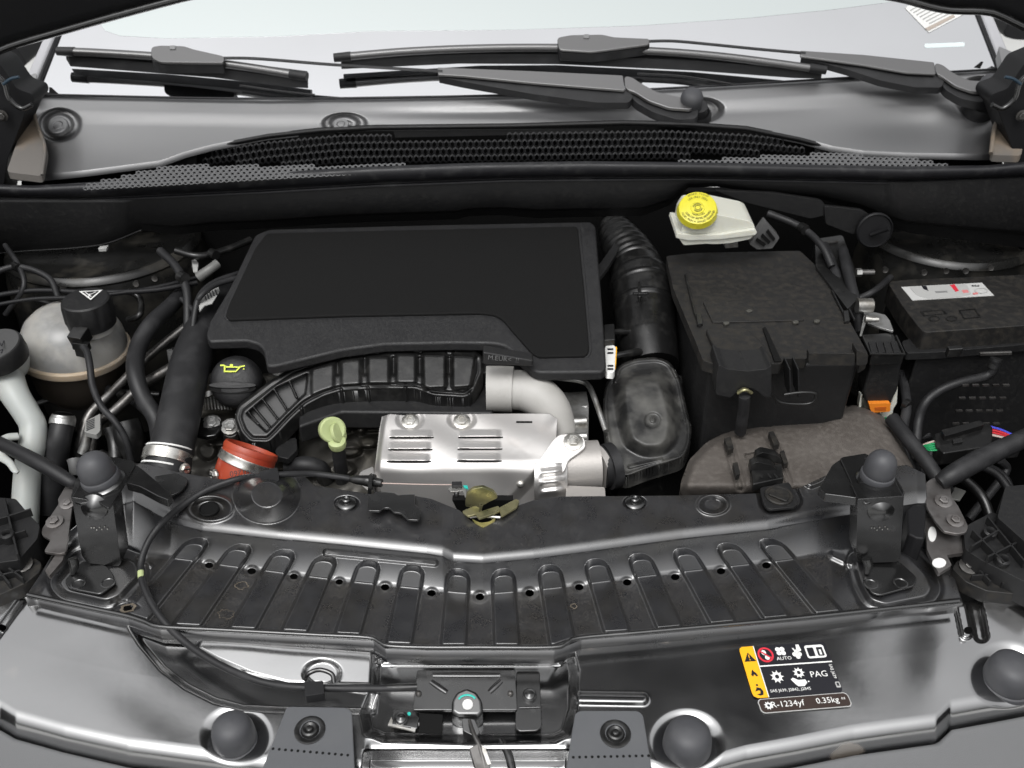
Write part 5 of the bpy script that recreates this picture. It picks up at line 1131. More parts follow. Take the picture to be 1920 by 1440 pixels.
lb_ = slab('tag_sleeve', rnd([(1134, 650), (1138, 647), (1152, 647), (1155, 652), (1153, 694), (1150, 698), (1136, 697)], 3), .12, .012, m_lab_w, ih, bevel=.002)
for yy in (653, 660, 684, 690): slab('tag_print', [(1139, yy), (1150, yy), (1150, yy+3), (1139, yy+3)], .1208, .0006, m_lab_k, ih, bevel=0)
slab('tag_edge', [(1153, 650), (1157, 650), (1155, 684), (1153, 684)], .1195, .008, m_lab_o, ih, bevel=0)
ab = thing('air_intake_box', 'dusty black moulded air box with a domed lid right of the heat shield', 'air box', P(1212, 790, .0))
AO = rnd([(1134, 720), (1160, 685), (1187, 673), (1233, 669), (1257, 678), (1277, 712), (1287, 763), (1297, 800), (1295, 835), (1282, 860), (1213, 881), (1175, 896), (1155, 888), (1136, 818), (1130, 765)], 12)
AH = rnd([(1150, 712), (1168, 700), (1205, 690), (1240, 690), (1258, 708), (1272, 755), (1277, 800), (1268, 838), (1245, 856), (1205, 859), (1168, 838), (1155, 790), (1150, 745)], 16)
AI = [(1212+(x-1212)*.8, 772+(y-772)*.8) for x, y in AH]
def ab_t(px, py):
    t = T(zp(.055, 1.10, .38), px, py); d = dpoly(px, py, AO); e = dpoly(px, py, AH)
    h = .030*(1-ss(-26, 2, e))+.0035*np.exp(-((d+5)/2.6)**2)-.004*ss(-3, 0, d)
    q = np.hypot((px-1224)/16, (py-788)/15); h = h-.003*(1-ss(.8, 1.05, q))+.003*(1-ss(.25, .4, q))
    for a in ((1180, 876, 1240, 862), (1262, 690, 1268, 706), (1160, 700, 1152, 716)): h = h+.004*(1-ss(1.5, 4, dseg(px, py, *a)))
    return t-h
m_air = M('scuffed_airbox_plastic', (.016, .016, .016), .33, rvar=.1, spec=.6, bump=.1, bs=500, dust=(.10, .098, .09), dlo=.44, dhi=.72, ds=26)
polygrid_relief('box_lid', AO, ab_t, m_air, ab, step=1.8, skirt=.02)
slab('box_lower', [(1140, 720), (1280, 700), (1292, 840), (1180, 892), (1158, 884)], zp(.035, 1.10, .38), .12, m_gplas, ab, bevel=.004, scale=.92)
# ================================================================== BATTERY BOX
bt = thing('battery_box', 'large dusty black battery box with terminal flap and clip on its front', 'battery box', P(1450, 760, .0))
BT = .17
slab('box_lid', rnd([(1249, 480), (1300, 474), (1500, 470), (1530, 498), (1575, 570), (1626, 660), (1628, 672), (1612, 682), (1606, 664), (1516, 664), (1513, 672), (1470, 672), (1465, 682), (1345, 684), (1318, 676), (1304, 640), (1262, 540)], 4), BT, .016, m_dust, bt, bevel=.003, seg=3)
slab('box_body', [(1262, 490), (1500, 480), (1612, 668), (1608, 682), (1330, 684), (1312, 650)], BT-.012, .20, m_plas, bt, bevel=.004, scale=.95)
slab('lid_skirt', rnd([(1516, 662), (1604, 663), (1602, 686), (1516, 684)], 3), yp(1.050), 0, m_dust, bt, off=(0, .01, 0), bevel=.002)
slab('lid_corner', rnd([(1606, 656), (1628, 664), (1626, 684), (1606, 686)], 4), yp(1.048), 0, m_dust, bt, off=(0, .02, 0), bevel=.003)
slab('raised_field', rnd([(1318, 566), (1480, 562), (1508, 600), (1336, 604)], 3), BT+.0022, .003, m_dust, bt, bevel=.001)
for x, y in ((1362, 605), (1532, 601), (1405, 582), (1492, 603)): slab('lid_rivet', circ(x, y, 6, 12, 2.6), BT+.0035, .003, M('worn_rivet', (.06, .058, .05), .4), bt, bevel=.0006)
for a_, b_ in (((1285, 515), (1302, 585)), ((1302, 585), (1312, 612)), ((1560, 545), (1590, 605)), ((1575, 545), (1602, 600))): tpx('side_rail', [(*a_, BT+.002), (*b_, BT+.002)], 2.2, m_gplas, bt, n=1, seg=6)
for x, y in ((1310, 598), (1586, 592)): slab('side_catch', [(x-5, y-10), (x+5, y-11), (x+8, y+8), (x-2, y+10)], BT+.005, .012, m_gplas, bt, bevel=.001)
tf = slab('terminal_flap', rnd([(1322, 615), (1396, 613), (1428, 640), (1446, 668), (1448, 684), (1436, 692), (1400, 694), (1368, 690), (1350, 678), (1336, 645)], 8), BT+.006, .012, m_dust, bt, bevel=.003, seg=3)
slab('flap_front', rnd([(1348, 684), (1362, 692), (1400, 696), (1438, 692), (1447, 684), (1446, 746), (1432, 744), (1422, 734), (1408, 727), (1392, 727), (1380, 736), (1370, 746), (1342, 740), (1344, 700)], 5), yp(1.040), 0, m_plas, bt, off=(0, .05, 0), bevel=.004, seg=3)
slab('flap_wing', [(1430, 614), (1436, 612), (1466, 676), (1452, 676)], BT+.003, .01, m_dark, bt, bevel=.001)
ringpoly('book_symbol', [(1376, 659), (1418, 660), (1424, 673), (1382, 673)], .86, BT+.0066, m_dark, bt)
tpx('terminal_clamp', [(1384, 736, yp(1.036)), (1396, 730, yp(1.034)), (1408, 736, yp(1.036))], 6, m_brass, bt, n=4, flat=.6)
tpx('terminal_cable', [(1396, 742, yp(1.036)), (1394, 770, yp(1.040)), (1388, 810, yp(1.05))], 11, m_rub, bt)
for x in (1481, 1497): slab('clip_rib', [(x-1.5, 692), (x+1.5, 692), (x+4, 746), (x, 746)], yp(1.05), 0, m_plas, bt, off=(0, .03, 0), bevel=.0006)
tpx('clip_loop', [(x, y, yp(1.040)) for x, y in ((1448, 738), (1462, 754), (1500, 758), (1524, 754), (1529, 738), (1500, 736), (1470, 740))], 3, m_gplas, bt, n=3, seg=8)
# ================================================================== BROWN DUCT
bd = thing('dusty_air_duct', 'brown dusty curved air duct shell behind the right half of the crossmember', 'air duct', P(1480, 880, .0))
BO = rnd([(1276, 946), (1276, 905), (1292, 862), (1326, 828), (1370, 806), (1430, 793), (1490, 788), (1540, 785), (1562, 774), (1574, 762), (1605, 759), (1634, 763), (1652, 776), (1680, 812), (1706, 862), (1728, 908), (1736, 935), (1640, 930), (1500, 934)], 8)
def bd_t(px, py):
    t = T(zp(.060, 1.05, .06), px, py); d = dpoly(px, py, BO)
    h = -.030*ss(-20, 0, d)**2+.0035*np.exp(-((px-1560)/60)**2-((py-800)/40)**2)
    h = h-.012*ss(1660, 1735, px+(900-py)*.45)-.05*ss(905, 945, py)
    for a_, b_ in (((1362, 818), (1388, 912)), ((1440, 806), (1476, 905))):
        dd = dseg(px, py, *a_, *b_); h = h-.004*(1-ss(8, 12, dd))+.004*(1-ss(2, 5, dd))
    h = h-.008*pad(px, py, [(1396, 852), (1440, 845), (1442, 853), (1398, 861)], 1.5)
    h = h+.0025*pad(px, py, [(1380, 815), (1440, 808), (1470, 890), (1400, 905)], 3)
    return t-h
polygrid_relief('duct_shell', BO, bd_t, m_brown, bd, step=2.2, skirt=.05)
for a_ in ([(1358, 822), (1370, 818), (1376, 840), (1366, 844)], [(1374, 868), (1383, 866), (1388, 888), (1380, 892)], [(1441, 810), (1450, 808), (1462, 832), (1452, 836)], [(1462, 846), (1470, 844), (1478, 868), (1470, 870)]): slab('rail_block', a_, .072, .008, m_dust, bd, r=1, bevel=.001)
for k, (x, y) in enumerate(((1422, 862), (1412, 880))):
    fin = [(x-6, y+8), (x-4, y-8), (x+8, y-14), (x+34, y-8), (x+44, y), (x+44, y+8), (x+20, y+4), (x+6, y+14), (x+2, y+24)]
    slab('clip_fin', rnd(fin, 4), yp(.985-k*.02), 0, m_gplas, bd, off=(0, .012, 0), bevel=.0015)
slab('clip_base', [(1408, 880), (1466, 868), (1470, 896), (1412, 908)], .073, .012, m_gplas, bd, bevel=.002)
for x in (1424, 1440, 1452): tpx('clip_pin', [(x, 888, .08), (x+6, 896, .078)], 1.6, m_gplas, bd, n=1, seg=6)
# wing of the crossmember end right of the right post
ew = slab('crossmember_end', [(1700, 955), (1712, 945), (1738, 950), (1734, 1010), (1718, 1008), (1702, 1000)], .052, .05, m_hood, bevel=.003); tag(ew, 'short black steel flange between the right stop post and the grey brace', 'bracket')
# ================================================================== CONNECTOR, SILVER BRACKET
cn = thing('battery_connector', 'black connector with orange lock and ivory holder beside the battery box', 'connector', P(1655, 770, .06))
slab('head', [(1616, 628), (1672, 624), (1684, 640), (1696, 664), (1634, 666)], .15, .016, m_gplas, cn, r=2, bevel=.0015)
for k in range(4): slab('head_rib', [(1628+k*14, 640), (1640+k*14, 639), (1646+k*14, 660), (1634+k*14, 661)], .152, .003, m_plas, cn, bevel=.0006)
tpx('side_loop', [(1616, 628, .152), (1632, 664, .152), (1696, 664, .152), (1680, 630, .152)], 2.4, m_gplas, cn, n=1, seg=6)
slab('shell', rnd([(1636, 668), (1688, 664), (1691, 678), (1684, 730), (1670, 758), (1625, 758), (1618, 735), (1628, 700)], 5), yp(1.135), 0, m_plas, cn, off=(0, .03, 0), bevel=.004, seg=3)
slab('orange_lock', rnd([(1629, 757), (1670, 756), (1669, 772), (1634, 774)], 2), yp(1.128), 0, m_or, cn, off=(0, .012, 0), bevel=.0012)
slab('lock_recess', [(1640, 764), (1662, 763), (1661, 770), (1641, 770)], yp(1.1275), 0, M('deep_orange', (.45, .1, .01), .5), cn, off=(0, .002, 0), bevel=0)
slab('holder', [(1610, 762), (1614, 740), (1617, 740), (1616, 768), (1652, 774), (1668, 766), (1676, 738), (1684, 722), (1682, 756), (1676, 766), (1672, 784), (1648, 785), (1640, 776), (1612, 768)], yp(1.14), 0, m_ivory, cn, off=(0, .01, 0), bevel=.001)
for k, (x, m) in enumerate(((1654, m_blu), (1660, m_grn), (1666, m_teal))): tpx('wire', [(x, 782, yp(1.14)), (x+2, 800, yp(1.14)), (x+16, 850, yp(1.14))], 2, m, cn, seg=6)
tpx('corrugated_sleeve', [(1672, 785, .06), (1700, 820, .055), (1740, 870, .045), (1775, 925, .03)], 14, m_rub, cn, seg=14)
sb_ = thing('silver_bracket', 'small bright steel bracket with round boss and stud beside the battery box corner', 'bracket', P(1645, 600, .12))
c = P(1622, 573, .17); tube('round_boss', [c+Vector((-.012, 0, .0)), c+Vector((.010, 0, 0))], S(c, 14), m_alu, sb_, n=1, seg=24)
slab('plate', rnd([(1618, 584), (1630, 583), (1660, 590), (1668, 600), (1676, 621), (1650, 614), (1625, 605)], 3), .155, .003, m_alu, sb_, bevel=.001)
slab('leg', [(1620, 590), (1628, 592), (1616, 628), (1612, 628)], .158, .003, m_alu, sb_, bevel=.0006)
c = P(1622, 598, .166); tube('stud', [c, c+Vector((.012, -.002, .0)), c+Vector((.018, -.002, 0))], [S(c, 7), S(c, 5), S(c, 5)], m_steel, sb_, n=1, seg=16)
# brake line block with bolt left of the right strut tower
bb = thing('black_pipe_bracket', 'black bracket and hoses between the battery box and the right strut tower', 'bracket', P(1560, 520, .12))
slab('block', rnd([(1528, 448), (1580, 440), (1602, 500), (1608, 560), (1590, 580), (1560, 540), (1530, 500)], 6), .175, .04, m_gplas, bb, bevel=.004)
c = P(1605, 511, .175); tube('bolt_nut', [c, c+Vector((.008, 0, 0))], S(c, 8), m_alu, bb, n=1, seg=6)
c = P(1614, 511, .175); tube('bolt_tip', [c, c+Vector((.02, 0, 0))], S(c, 6), m_dsteel, bb, n=1, seg=12)
tpx('hose', [(1580, 470, .185), (1592, 520, .18), (1606, 575, .16), (1612, 620, .13)], 10, m_rub, bb)
tpx('hose', [(1545, 460, .185), (1570, 520, .17), (1600, 590, .15)], 9, m_rub, bb)
slab('edge_highlight_clip', [(1545, 452), (1572, 450), (1572, 453), (1545, 456)], .178, .002, m_dsteel, bb, bevel=0)
# ================================================================== FUSE BOX
fb = thing('fuse_box', 'black fuse box with printed label on its lid at the right edge', 'fuse box', P(1820, 700, .0))
FB = .15
slab('lid', rnd([(1664, 528), (1700, 524), (1980, 512), (2010, 604), (1733, 623), (1722, 612), (1690, 570)], 8), FB, .034, m_dust, fb, bevel=.008, seg=4)
slab('lid_flange', rnd([(1690, 640), (1720, 630), (1990, 612), (1990, 640), (1760, 660), (1700, 662)], 5), FB-.030, .012, m_plas, fb, bevel=.002)
slab('body', [(1712, 640), (1980, 618), (1990, 640), (1720, 662)], FB-.036, .22, m_plas, fb, bevel=.004)
slab('body_side', [(1668, 540), (1712, 640), (1716, 660), (1672, 560)], FB-.036, .2, m_plas, fb, bevel=.003)
slab('lid_catch', [(1780, 655), (1808, 653), (1800, 670), (1775, 672)], yp(1.14), 0, m_gplas, fb, off=(0, .01, 0), bevel=.002)
slab('lid_catch', [(1838, 662), (1898, 660), (1898, 666), (1838, 668)], yp(1.13), 0, m_dsteel, fb, off=(0, .004, 0), bevel=.001)
fl = FB+.0006
slab('label_sheet', [(1690, 538), (1841, 530), (1864, 554), (1711, 563)], fl, .0008, M('label_white', (.5, .5, .49), .5), fb, bevel=0)
slab('label_grey', rnd([(1704, 538), (1812, 532), (1822, 552), (1800, 556), (1740, 560), (1720, 554)], 5), fl+.0006, .0004, m_lab_g, fb, bevel=0)
slab('label_print', [(1728, 536), (1737, 536), (1741, 545), (1732, 542)], fl+.0010, .0004, m_lab_k, fb, bevel=0)
slab('label_print', [(1753, 546), (1775, 545), (1777, 548), (1755, 549)], fl+.0010, .0004, M('grey_print', (.2, .2, .2), .5), fb, bevel=0)
for pts in ([(1781, 534), (1790, 533), (1798, 545), (1792, 547)], [(1803, 544), (1814, 543), (1817, 548), (1806, 549)], [(1824, 549), (1833, 548), (1834, 551), (1825, 552)]): slab('label_red', pts, fl+.0010, .0004, m_lab_r if pts[0][0] < 1800 else M('pale_red_print', (.6, .2, .2), .5), fb, bevel=0)
for k in range(5): slab('label_print', [(1822+k*3, 534+k % 2), (1824+k*3, 534+k % 2), (1824+k*3, 537), (1822+k*3, 537)], fl+.0006, .0004, m_lab_k, fb, bevel=0)
ringpoly('label_ring', circ(1840, 545, 13, 14, 5), .85, fl+.0008, m_lab_g, fb)
for cx, cy in ((1752, 597), (1784, 597)): ringpoly('embossed_ring', circ(cx, cy, 11, 18, 5), .8, FB+.001, m_gplas, fb)
for pts in ([(1725, 584), (1770, 580), (1776, 588), (1732, 592)], [(1797, 581), (1828, 578), (1840, 594), (1808, 598)]): ringpoly('embossed_frame', pts, .84, FB+.001, m_gplas, fb)
for r_ in range(4):
    for k in range(5): x = 1805+k*19-r_*6; yv = 722+r_*24; slab('vent_slot', [(x, yv), (x+12, yv-.5), (x+12, yv+2.5), (x, yv+3)], yp(1.128), 0, m_dsteel, fb, off=(0, .003, 0), bevel=0)
cb = tpx('fuse_box_cable', [(1867, 676, .11), (1862, 694, .095), (1846, 706, .085), (1800, 717, .08), (1762, 732, .07), (1735, 755, .055), (1722, 790, .03), (1716, 850, .0)], [10, 9, 8.5, 8.5, 8.5, 9, 9, 9], m_rub); tag(cb, 'black cable curving out from under the front of the fuse box', 'cable')
tpx('cable_boot', [(1868, 672, .112), (1862, 690, .098)], 11, m_plas, cb, n=1, seg=16)
wcn = thing('wire_connector', 'flat black connector with green wires entering left and red wires leaving right', 'connector', P(1810, 820, .02))
slab('shell', rnd([(1752, 812), (1850, 792), (1862, 800), (1860, 836), (1770, 850), (1755, 836)], 4), .055, .02, m_gplas, wcn, bevel=.002)
slab('upper_shell', [(1765, 806), (1838, 788), (1846, 796), (1772, 818)], .063, .02, m_gplas, wcn, r=2, bevel=.002)
slab('latch_tab', [(1786, 823), (1804, 820), (1806, 828), (1788, 831)], .058, .003, m_plas, wcn, bevel=.0008)
for k in range(5): tpx('wire', [(1758, 826+k*4.5, .05), (1742, 830+k*3.6, .048), (1727, 836+k*1.5, .04)], 1.9, m_pnk if k == 0 else m_grn, wcn, seg=6)
for k, m in enumerate((m_blu, m_redw, m_redw, m_pnk)): tpx('wire', [(1856, 800+k*5, .052), (1880, 807+k*4.5, .05), (1904, 819+k*3, .045), (1930, 836, .03)], 2.3, m, wcn, seg=6)
tpx('cable', [(1727, 836, .04), (1720, 870, .01), (1716, 950, -.05)], 8, m_rub, wcn)
slab('white_clip', rnd([(1836, 838), (1852, 836), (1854, 845), (1842, 852), (1836, 848)], 2), .05, .01, m_lab_w, wcn, bevel=.001)
slab('cable_tag', [(1790, 912), (1812, 920), (1800, 938), (1780, 934)], .03, .003, M('grey_tape', (.08, .08, .075), .5), wcn, bevel=.001)
# ================================================================== BRAKE RESERVOIR
br = thing('brake_fluid_reservoir', 'small ivory brake fluid reservoir below the cowl edge', 'reservoir', P(1340, 455, .2))
RF = 1.335
slab('upper_body', rnd([(1276, 444), (1281, 418), (1292, 402), (1345, 402), (1404, 414), (1414, 420), (1417, 436)], 5), yp(RF), 0, m_ivory, br, off=(0, .07, .002), bevel=.007, seg=4)
slab('seam_flange', rnd([(1267, 446), (1270, 438), (1300, 441), (1350, 440), (1416, 430), (1420, 436), (1416, 441), (1350, 449), (1290, 451)], 2), yp(RF-.006), 0, m_ivory, br, off=(0, .08, 0), bevel=.002)
slab('lower_body', rnd([(1272, 446), (1415, 438), (1408, 448), (1370, 456), (1340, 458), (1325, 457), (1282, 460)], 4), yp(RF-.002), 0, m_ivory, br, off=(0, .07, -.002), bevel=.004, seg=3)
cx_ = P(1307, 398, yp(RF+.012)); ax = Vector((-.10, -.56, .83)).normalized(); r = S(cx_, 37)
lathe('neck', cx_, ax, [(r*.8, -.014), (r*.78, .002), (.001, .002)], m_ivory, br, seg=32)
lathe('cap', cx_, ax, [(r*1.0, .0), (r*1.03, .002), (r*1.0, .005), (r*.97, .010), (r*.94, .012), (r*.91, .0125), (r*.36, .0125), (r*.34, .0135), (r*.3, .0135), (r*.29, .0125), (.0005, .0125)], m_yel, br, seg=60, lobes=10, lobe_a=.03, lobe_rows=(2, 3))
xa, ya, za = frame(ax, (1, 0, 0)); ya = za.cross(xa); tc_ = cx_+ax*.0131
def arctext(s, rad_, a0, a1, size, flip=False):
    for i, ch in enumerate(s):
        if ch == ' ': continue
        a = rad(a0+(a1-a0)*i/max(1, len(s)-1)); dr = xa*math.cos(a)+ya*math.sin(a); tn = -xa*math.sin(a)+ya*math.cos(a)
        if flip: text('lettering', ch, tc_+dr*rad_, tn, -dr, size, m_dkyel, br, ext=.0003)
        else: text('lettering', ch, tc_+dr*rad_, -tn, dr, size, m_dkyel, br, ext=.0003)
arctext('WARNING', r*.44, 235, 305, .0048, True)
arctext('CLEAN CAP BEFORE REMOVING', r*.64, 205, 335, .0046, True)
arctext('FLUID FROM A SEALED CONTAINER', r*.83, 200, 342, .0046, True)
arctext('USE ONLY DOT4', r*.62, 130, 40, .0046); arctext('BRAKE FLUID', r*.82, 120, 50, .0046)
for k in (1, .62):
    V = []; F = []
    for i in range(32):
        a = 2*math.pi*i/32
        for q in (.24*k, .20*k): V.append(tc_+ax*.0006+xa*r*q*math.cos(a)+ya*r*q*math.sin(a))
    for i in range(32):
        if k == 1 and i % 16 in (0, 1, 2, 15): continue
        F.append([2*i, 2*((i+1) % 32), 2*((i+1) % 32)+1, 2*i+1])
    mk('brake_symbol', V, F, m_dkyel, br, smooth=False)
gp = slab('grey_plug', rnd([(1405, 458), (1436, 416), (1462, 446), (1448, 466), (1420, 468)], 3), yp(1.37), 0, M('grey_translucent_plug', (.09, .09, .09), .4), off=(0, .02, 0), bevel=.002); tag(gp, 'grey ribbed plastic plug behind the right end of the ivory reservoir', 'plug')
for k in range(3): slab('plug_rib', [(1417+k*10, 452-k*8), (1421+k*10, 447-k*8), (1436+k*9, 458-k*5), (1432+k*9, 463-k*5)], yp(1.366), 0, m_dark, gp, off=(0, .003, 0), bevel=0)
slab('plug_foot', [(1358, 458), (1384, 456), (1384, 464), (1360, 466)], yp(1.36), 0, m_alu, gp, off=(0, .02, 0), bevel=.001)
# ================================================================== STRUT TOWERS
def strut(lab, cx, cy, rx, spots, flip):
    o = thing('strut_tower', lab, 'strut tower', P(cx, cy, .10), 'strut towers')
    c = P(cx, cy, .135); r = S(c, rx)
    m_rim = bpy.data.materials.get('painted_tower') or M('painted_tower', (.012, .012, .0115), .3, spec=.5, rvar=.08, dust=(.06, .055, .045), dlo=.5, dhi=.8, ds=20)
    lathe('tower_skin', c, (0, 0, 1), [(r*1.08, -.30), (r*1.06, -.05), (r*1.03, -.026), (r*1.01, -.014), (r*1.02, -.010), (r*1.0, -.004), (r*.96, .0), (r*.92, -.001), (r*.88, -.007), (r*.8, -.012), (r*.3, -.010), (.001, -.010)], m_rim, o, seg=96)
    for x, y in spots: p = P(x, y, yp(c.y-r*1.10)); lathe('weld_spot', p, (0, -1, .2), [(.005, -.002), (.005, .001), (.0035, .0005), (.0003, .0005)], m_dsteel, o, seg=12)
    return o
strut('left strut tower with curved steel rim behind the coolant tank cap', 195, 446, 172, [(118, 541), (255, 532), (290, 522), (40, 540)], 0)
strut('right strut tower with curved steel rim behind the fuse box', 1775, 428, 152, [(1660, 506), (1733, 511), (1774, 508), (1811, 508), (1858, 502)], 1)
gm = thing('cowl_grommet', 'large round black grommet on the dark bulkhead panel above the right strut tower', 'grommet', PY(1640, 430, 1.43))
c = P(1640, 432, yp(1.435)); r = S(c, 34); lathe('grommet_disc', c, (0, -1, .12), [(r, -.004), (r*1.0, .001), (r*.93, .003), (r*.88, .0), (r*.2, .0), (.001, .0)], m_hood, gm, seg=40)
W = [c+Vector((-.006, -.004, -.006)), c+Vector((.006, -.012, .004)), c+Vector((.014, -.02, .012))]; tube('spout', W, S(c, 4), m_hood, gm, n=2)
for pts, z in (([(1545, 386), (1616, 394), (1640, 410), (1600, 440), (1548, 420)], 1.445), ([(1340, 357), (1450, 362), (1540, 376), (1560, 400), (1520, 410), (1400, 380)], 1.449)):
    slab('backing_plate', pts, yp(z), 0, m_plas, gm, r=5, off=(0, .008, 0), bevel=.002)
# ================================================================== PIPES AND HOSES AT THE LEFT
def hose(name, lab, cat, pts, r, m, **k): o = tpx(name, pts, r, m, **k); return tag(o, lab, cat)
hose('rubber_hose', 'black rubber hose bowing left between the coolant tank and the thick hose', 'hose', [(345, 545, .13), (322, 572, .13), (282, 610, .125), (258, 655, .11), (254, 700, .10), (268, 745, .08), (292, 785, .06), (300, 830, .03)], [13, 15, 16, 16.5, 16.5, 16, 16, 16], m_rub, seg=20)
hose('metal_pipe', 'thin upper metal pipe running diagonally behind the bowed rubber hose', 'pipe', [(352, 610, .10), (300, 650, .085), (255, 690, .07), (200, 745, .05), (168, 778, .035), (152, 825, .01), (147, 860, -.02)], [8, 8, 8, 8, 9, 10, 10], m_dsteel, seg=14, n=4)
hose('metal_pipe', 'thicker lower metal pipe running diagonally towards the thick black hose', 'pipe', [(335, 682, .075), (300, 702, .07), (268, 722, .06), (215, 770, .04), (180, 800, .02), (172, 860, -.02)], [10, 10, 10, 9, 9, 9], m_dsteel, seg=14, n=4)
ps_ = hose('ported_post', 'small grey port with a hole between the diagonal pipes', 'port', [(330, 700, .05), (326, 675, .075), (325, 656, .09)], [9, 10, 12], M('grey_port', (.09, .09, .09), .45), seg=18, n=2)
c = P(325, 654, .0945); lathe('port_hole', c, (0, -.2, 1), [(.0025, 0), (.0025, .0012), (.0003, .0012)], m_dark, ps_, seg=12)
ps2 = hose('ported_post', 'small grey port with a hole beside the left stop post dome', 'port', [(143, 885, .04), (141, 872, .05), (140, 862, .055)], [12, 12, 14], bpy.data.materials['grey_port'], seg=18, n=2)
c = P(140, 861, .0595); lathe('port_hole', c, (0, -.2, 1), [(.0025, 0), (.0025, .0012), (.0003, .0012)], m_dark, ps2, seg=12)
bp_ = thing('barcode_pipe', 'bright metal pipe end with wrapped barcode sticker at the left', 'pipe', P(165, 830, .0))
slab('barcode_wrap', [(160, 790), (188, 775), (188, 808), (180, 815), (158, 810)], .045, .008, M('grey_wrap', (.25, .25, .24), .45), bp_, r=3, bevel=.002)
for k in range(6): slab('barcode_bar', [(162, 790+k*3.2), (177, 784+k*3.2), (177, 785.4+k*3.2), (162, 791.4+k*3.2)], .0457, .0004, m_lab_k, bp_, bevel=0)
tpx('pipe_end', [(166, 808, .038), (160, 835, .02), (154, 850, .01)], 9, m_alu, bp_, seg=16)
sh = thing('short_hose_with_collar', 'black hose stub with a shiny metal collar left of the stop post', 'hose', P(110, 860, .0))
tpx('hose', [(117, 795, .045), (110, 830, .025), (98, 890, -.02), (92, 960, -.07)], [21, 22, 23, 23], m_rub, sh, seg=22)
tpx('metal_collar', [(119, 778, .055), (118, 786, .05), (116, 797, .044)], [20, 23, 23], m_alu, sh, seg=28, n=3)
tpx('collar_mouth', [(119.5, 775, .0565), (119.2, 777, .0555)], [15, 18], m_dark, sh, seg=20, n=1)
cv = thing('control_valve', 'dark rounded valve body with shiny edges between the pipes and the thick hose', 'valve', P(240, 820, .0))
tpx('valve_body', [(232, 790, .04), (240, 820, .02), (244, 860, -.01)], [26, 30, 28], m_gplas, cv, seg=24)
tpx('valve_neck', [(205, 800, .04), (215, 830, .02), (218, 870, .0)], [12, 13, 13], m_gplas, cv, seg=16)
for k, lab in enumerate(('upper thin black line sweeping across the left strut tower', 'lower thin black line sweeping behind the coolant cap')):
    hose('brake_line', lab, 'pipe', [(-40, 560+k*18, .15), (60, 545+k*16, .155), (170, 548+k*8, .15), (280, 545-k*4, .15), (370, 530-k*10, .15)], 5-k, m_hood, seg=10)
sn = thing('sensor_with_tag', 'grey sensor stick with small white tag left of the engine cover', 'sensor', P(390, 540, .14))
tpx('stick', [(372, 520, .165), (392, 506, .175), (408, 494, .18)], [10, 9, 9], M('grey_sensor', (.13, .13, .125), .45), sn, seg=16)
slab('paper_tag', [(372, 560), (382, 540), (408, 530), (412, 545), (398, 568), (384, 572), (374, 584)], .16, .002, m_lab_g, sn, bevel=.0005)
for k in range(5): slab('tag_bar', [(382+k*5, 553-k*2.5), (384+k*5, 552-k*2.5), (388+k*5, 562-k*2.5), (386+k*5, 563-k*2.5)], .1605, .0005, m_lab_k, sn, bevel=0)
slab('upper_tag', [(359, 488), (366, 486), (372, 492), (370, 510), (362, 508)], .17, .003, m_lab_g, sn, bevel=.0005)
for k in range(2): hose('wire_loom', ('black wire loom looping past the white sensor tag', 'second black wire loom just below the looping one')[k], 'cable', [(360, 640, .12), (365, 590-k*8, .15), (376, 552+k*4, .17), (405, 528+k*6, .175), (450, 512+k*8, .17)], 5.5, m_rub, seg=10)
ht = thing('mount_bracket', 'black bolted bracket low between the thick hose and the slotted duct', 'bracket', P(390, 820, .0))
slab('bracket_plate', rnd([(345, 802), (372, 782), (410, 780), (418, 798), (405, 815), (385, 818), (365, 812)], 5), .05, .008, m_brk, ht, bevel=.002)
c = P(397, 795, .0505); hexbolt(c, (.1, -.3, 1), S(c, 10), m_alu, ht)
c = P(431, 803, .048); tpx('spacer', [(432, 808, .045), (433, 824, .02)], [13, 14], m_dsteel, ht, n=1, seg=18); hexbolt(c, (.1, -.3, 1), S(c, 10), m_alu, ht)
# dark filler machinery below the gaps
lm = thing('lower_machinery', 'dark hoses and housings low in the bay left of the heat shield', 'machinery', P(560, 850, -.1))
for k in range(16):
    R = random.Random(k+40); x = R.uniform(480, 640); y = R.uniform(790, 900)
    tpx('hose', [(x, y, -.02), (x+R.uniform(-40, 40), y+R.uniform(10, 40), -.03), (x+R.uniform(-60, 60), y+80, -.06)], R.uniform(6, 14), m_rub if k % 3 else m_gplas, lm, seg=12)
tpx('ribbed_hose', [(540, 880, .01), (570, 872, .02), (600, 880, .01), (612, 900, -.02)], [16, 17, 17, 16], m_rub, lm, seg=16)
for k in range(10):
    R = random.Random(k+90); x = R.uniform(1640, 1900); y = R.uniform(780, 950)
    tpx('hose', [(x, y, -.04), (x+R.uniform(-50, 50), y+R.uniform(10, 50), -.06), (x+R.uniform(-80, 80), y+110, -.1)], R.uniform(6, 12), m_rub, lm, seg=12)

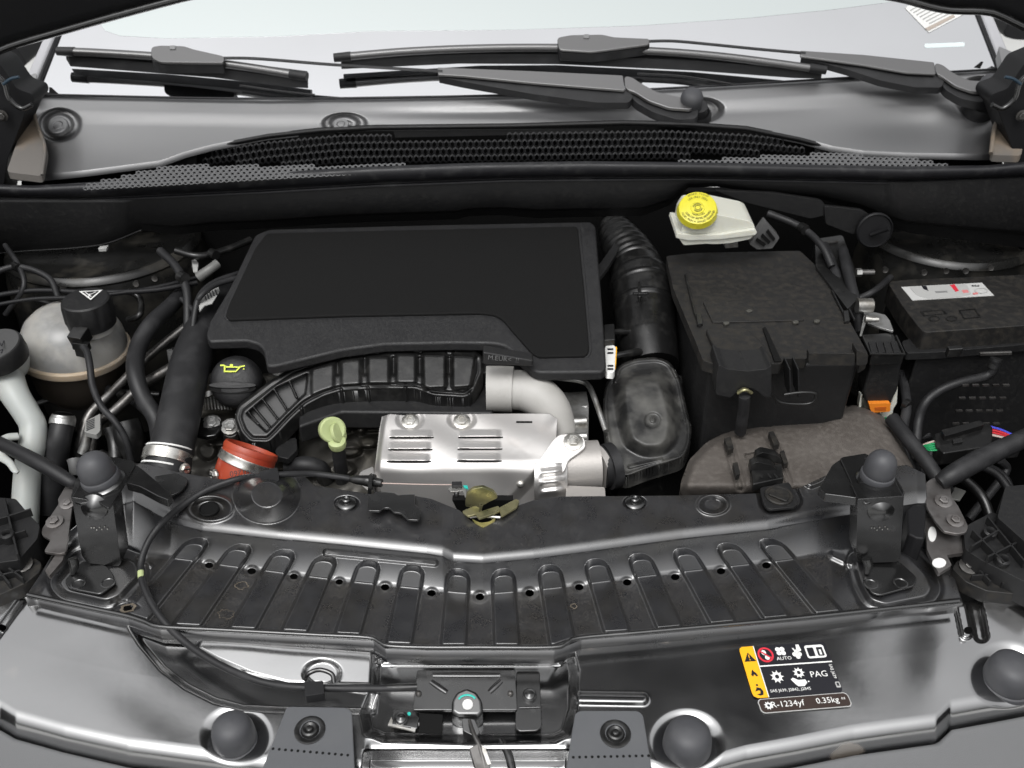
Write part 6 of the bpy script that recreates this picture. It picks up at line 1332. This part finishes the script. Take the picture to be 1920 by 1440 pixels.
# ---- wiring looms and small hoses filling the dark gaps
def loom(lab, runs, clips=()):
    o = thing('wiring_loom', lab, 'wiring', P(*runs[0][0][0]), 'wiring looms in the dark gaps')
    for pts, r, m in runs: tpx('wire_run', pts, r, m, o, seg=10)
    for x, y, z, r in clips: tpx('tape_wrap', [(x-4, y-2, z), (x+5, y+3, z)], r, m_gplas, o, n=1, seg=14)
    return o
loom('black looms crossing the dark corner above the washer cap', [([(-30, 520, .17), (30, 500, .18), (90, 520, .17), (110, 560, .15)], 6, m_rub), ([(10, 460, .19), (36, 500, .18), (44, 540, .16), (10, 590, .12)], 5, m_rub), ([(60, 560, .13), (100, 575, .12), (60, 600, .11)], 4, m_rub)], [(30, 500, .18, 8)])
loom('black looms between the strut tower and the engine cover at the left', [([(300, 470, .19), (330, 500, .18), (350, 545, .16), (352, 620, .12)], 8, m_rub), ([(330, 470, .19), (372, 480, .185), (420, 470, .18), (470, 450, .18)], 7, m_gplas), ([(340, 560, .15), (372, 590, .14), (392, 600, .13)], 5, m_rub), ([(240, 545, .14), (262, 560, .13), (262, 590, .12), (240, 600, .11)], 6, m_gplas)], [(342, 520, .175, 11), (400, 476, .186, 9)])
loom('black looms between the ivory reservoir and the right strut tower', [([(1440, 400, .22), (1500, 425, .21), (1540, 460, .20), (1560, 500, .18)], 7, m_rub), ([(1610, 560, .15), (1640, 545, .16), (1670, 520, .15)], 6, m_rub)], [(1505, 428, .212, 10)])
loom('black looms low in the gap between the battery box and the fuse box', [([(1690, 700, .06), (1700, 760, .05), (1692, 830, .03), (1720, 900, .0)], 9, m_rub), ([(1830, 870, .01), (1870, 890, .0), (1900, 930, -.02)], 8, m_rub), ([(1800, 890, .02), (1840, 930, .0), (1860, 980, -.02)], 10, m_gplas)], [(1700, 760, .052, 12)])
loom('black looms crossing the gap between the big hose and the coolant tank', [([(180, 720, .02), (230, 740, .03), (280, 780, .03), (300, 830, .02)], 7, m_rub), ([(60, 760, .0), (130, 740, .01), (210, 735, .02), (300, 740, .02)], 6, m_gplas), ([(190, 850, .0), (230, 870, .01), (280, 880, .02)], 8, m_gplas)], [(232, 742, .032, 10)])
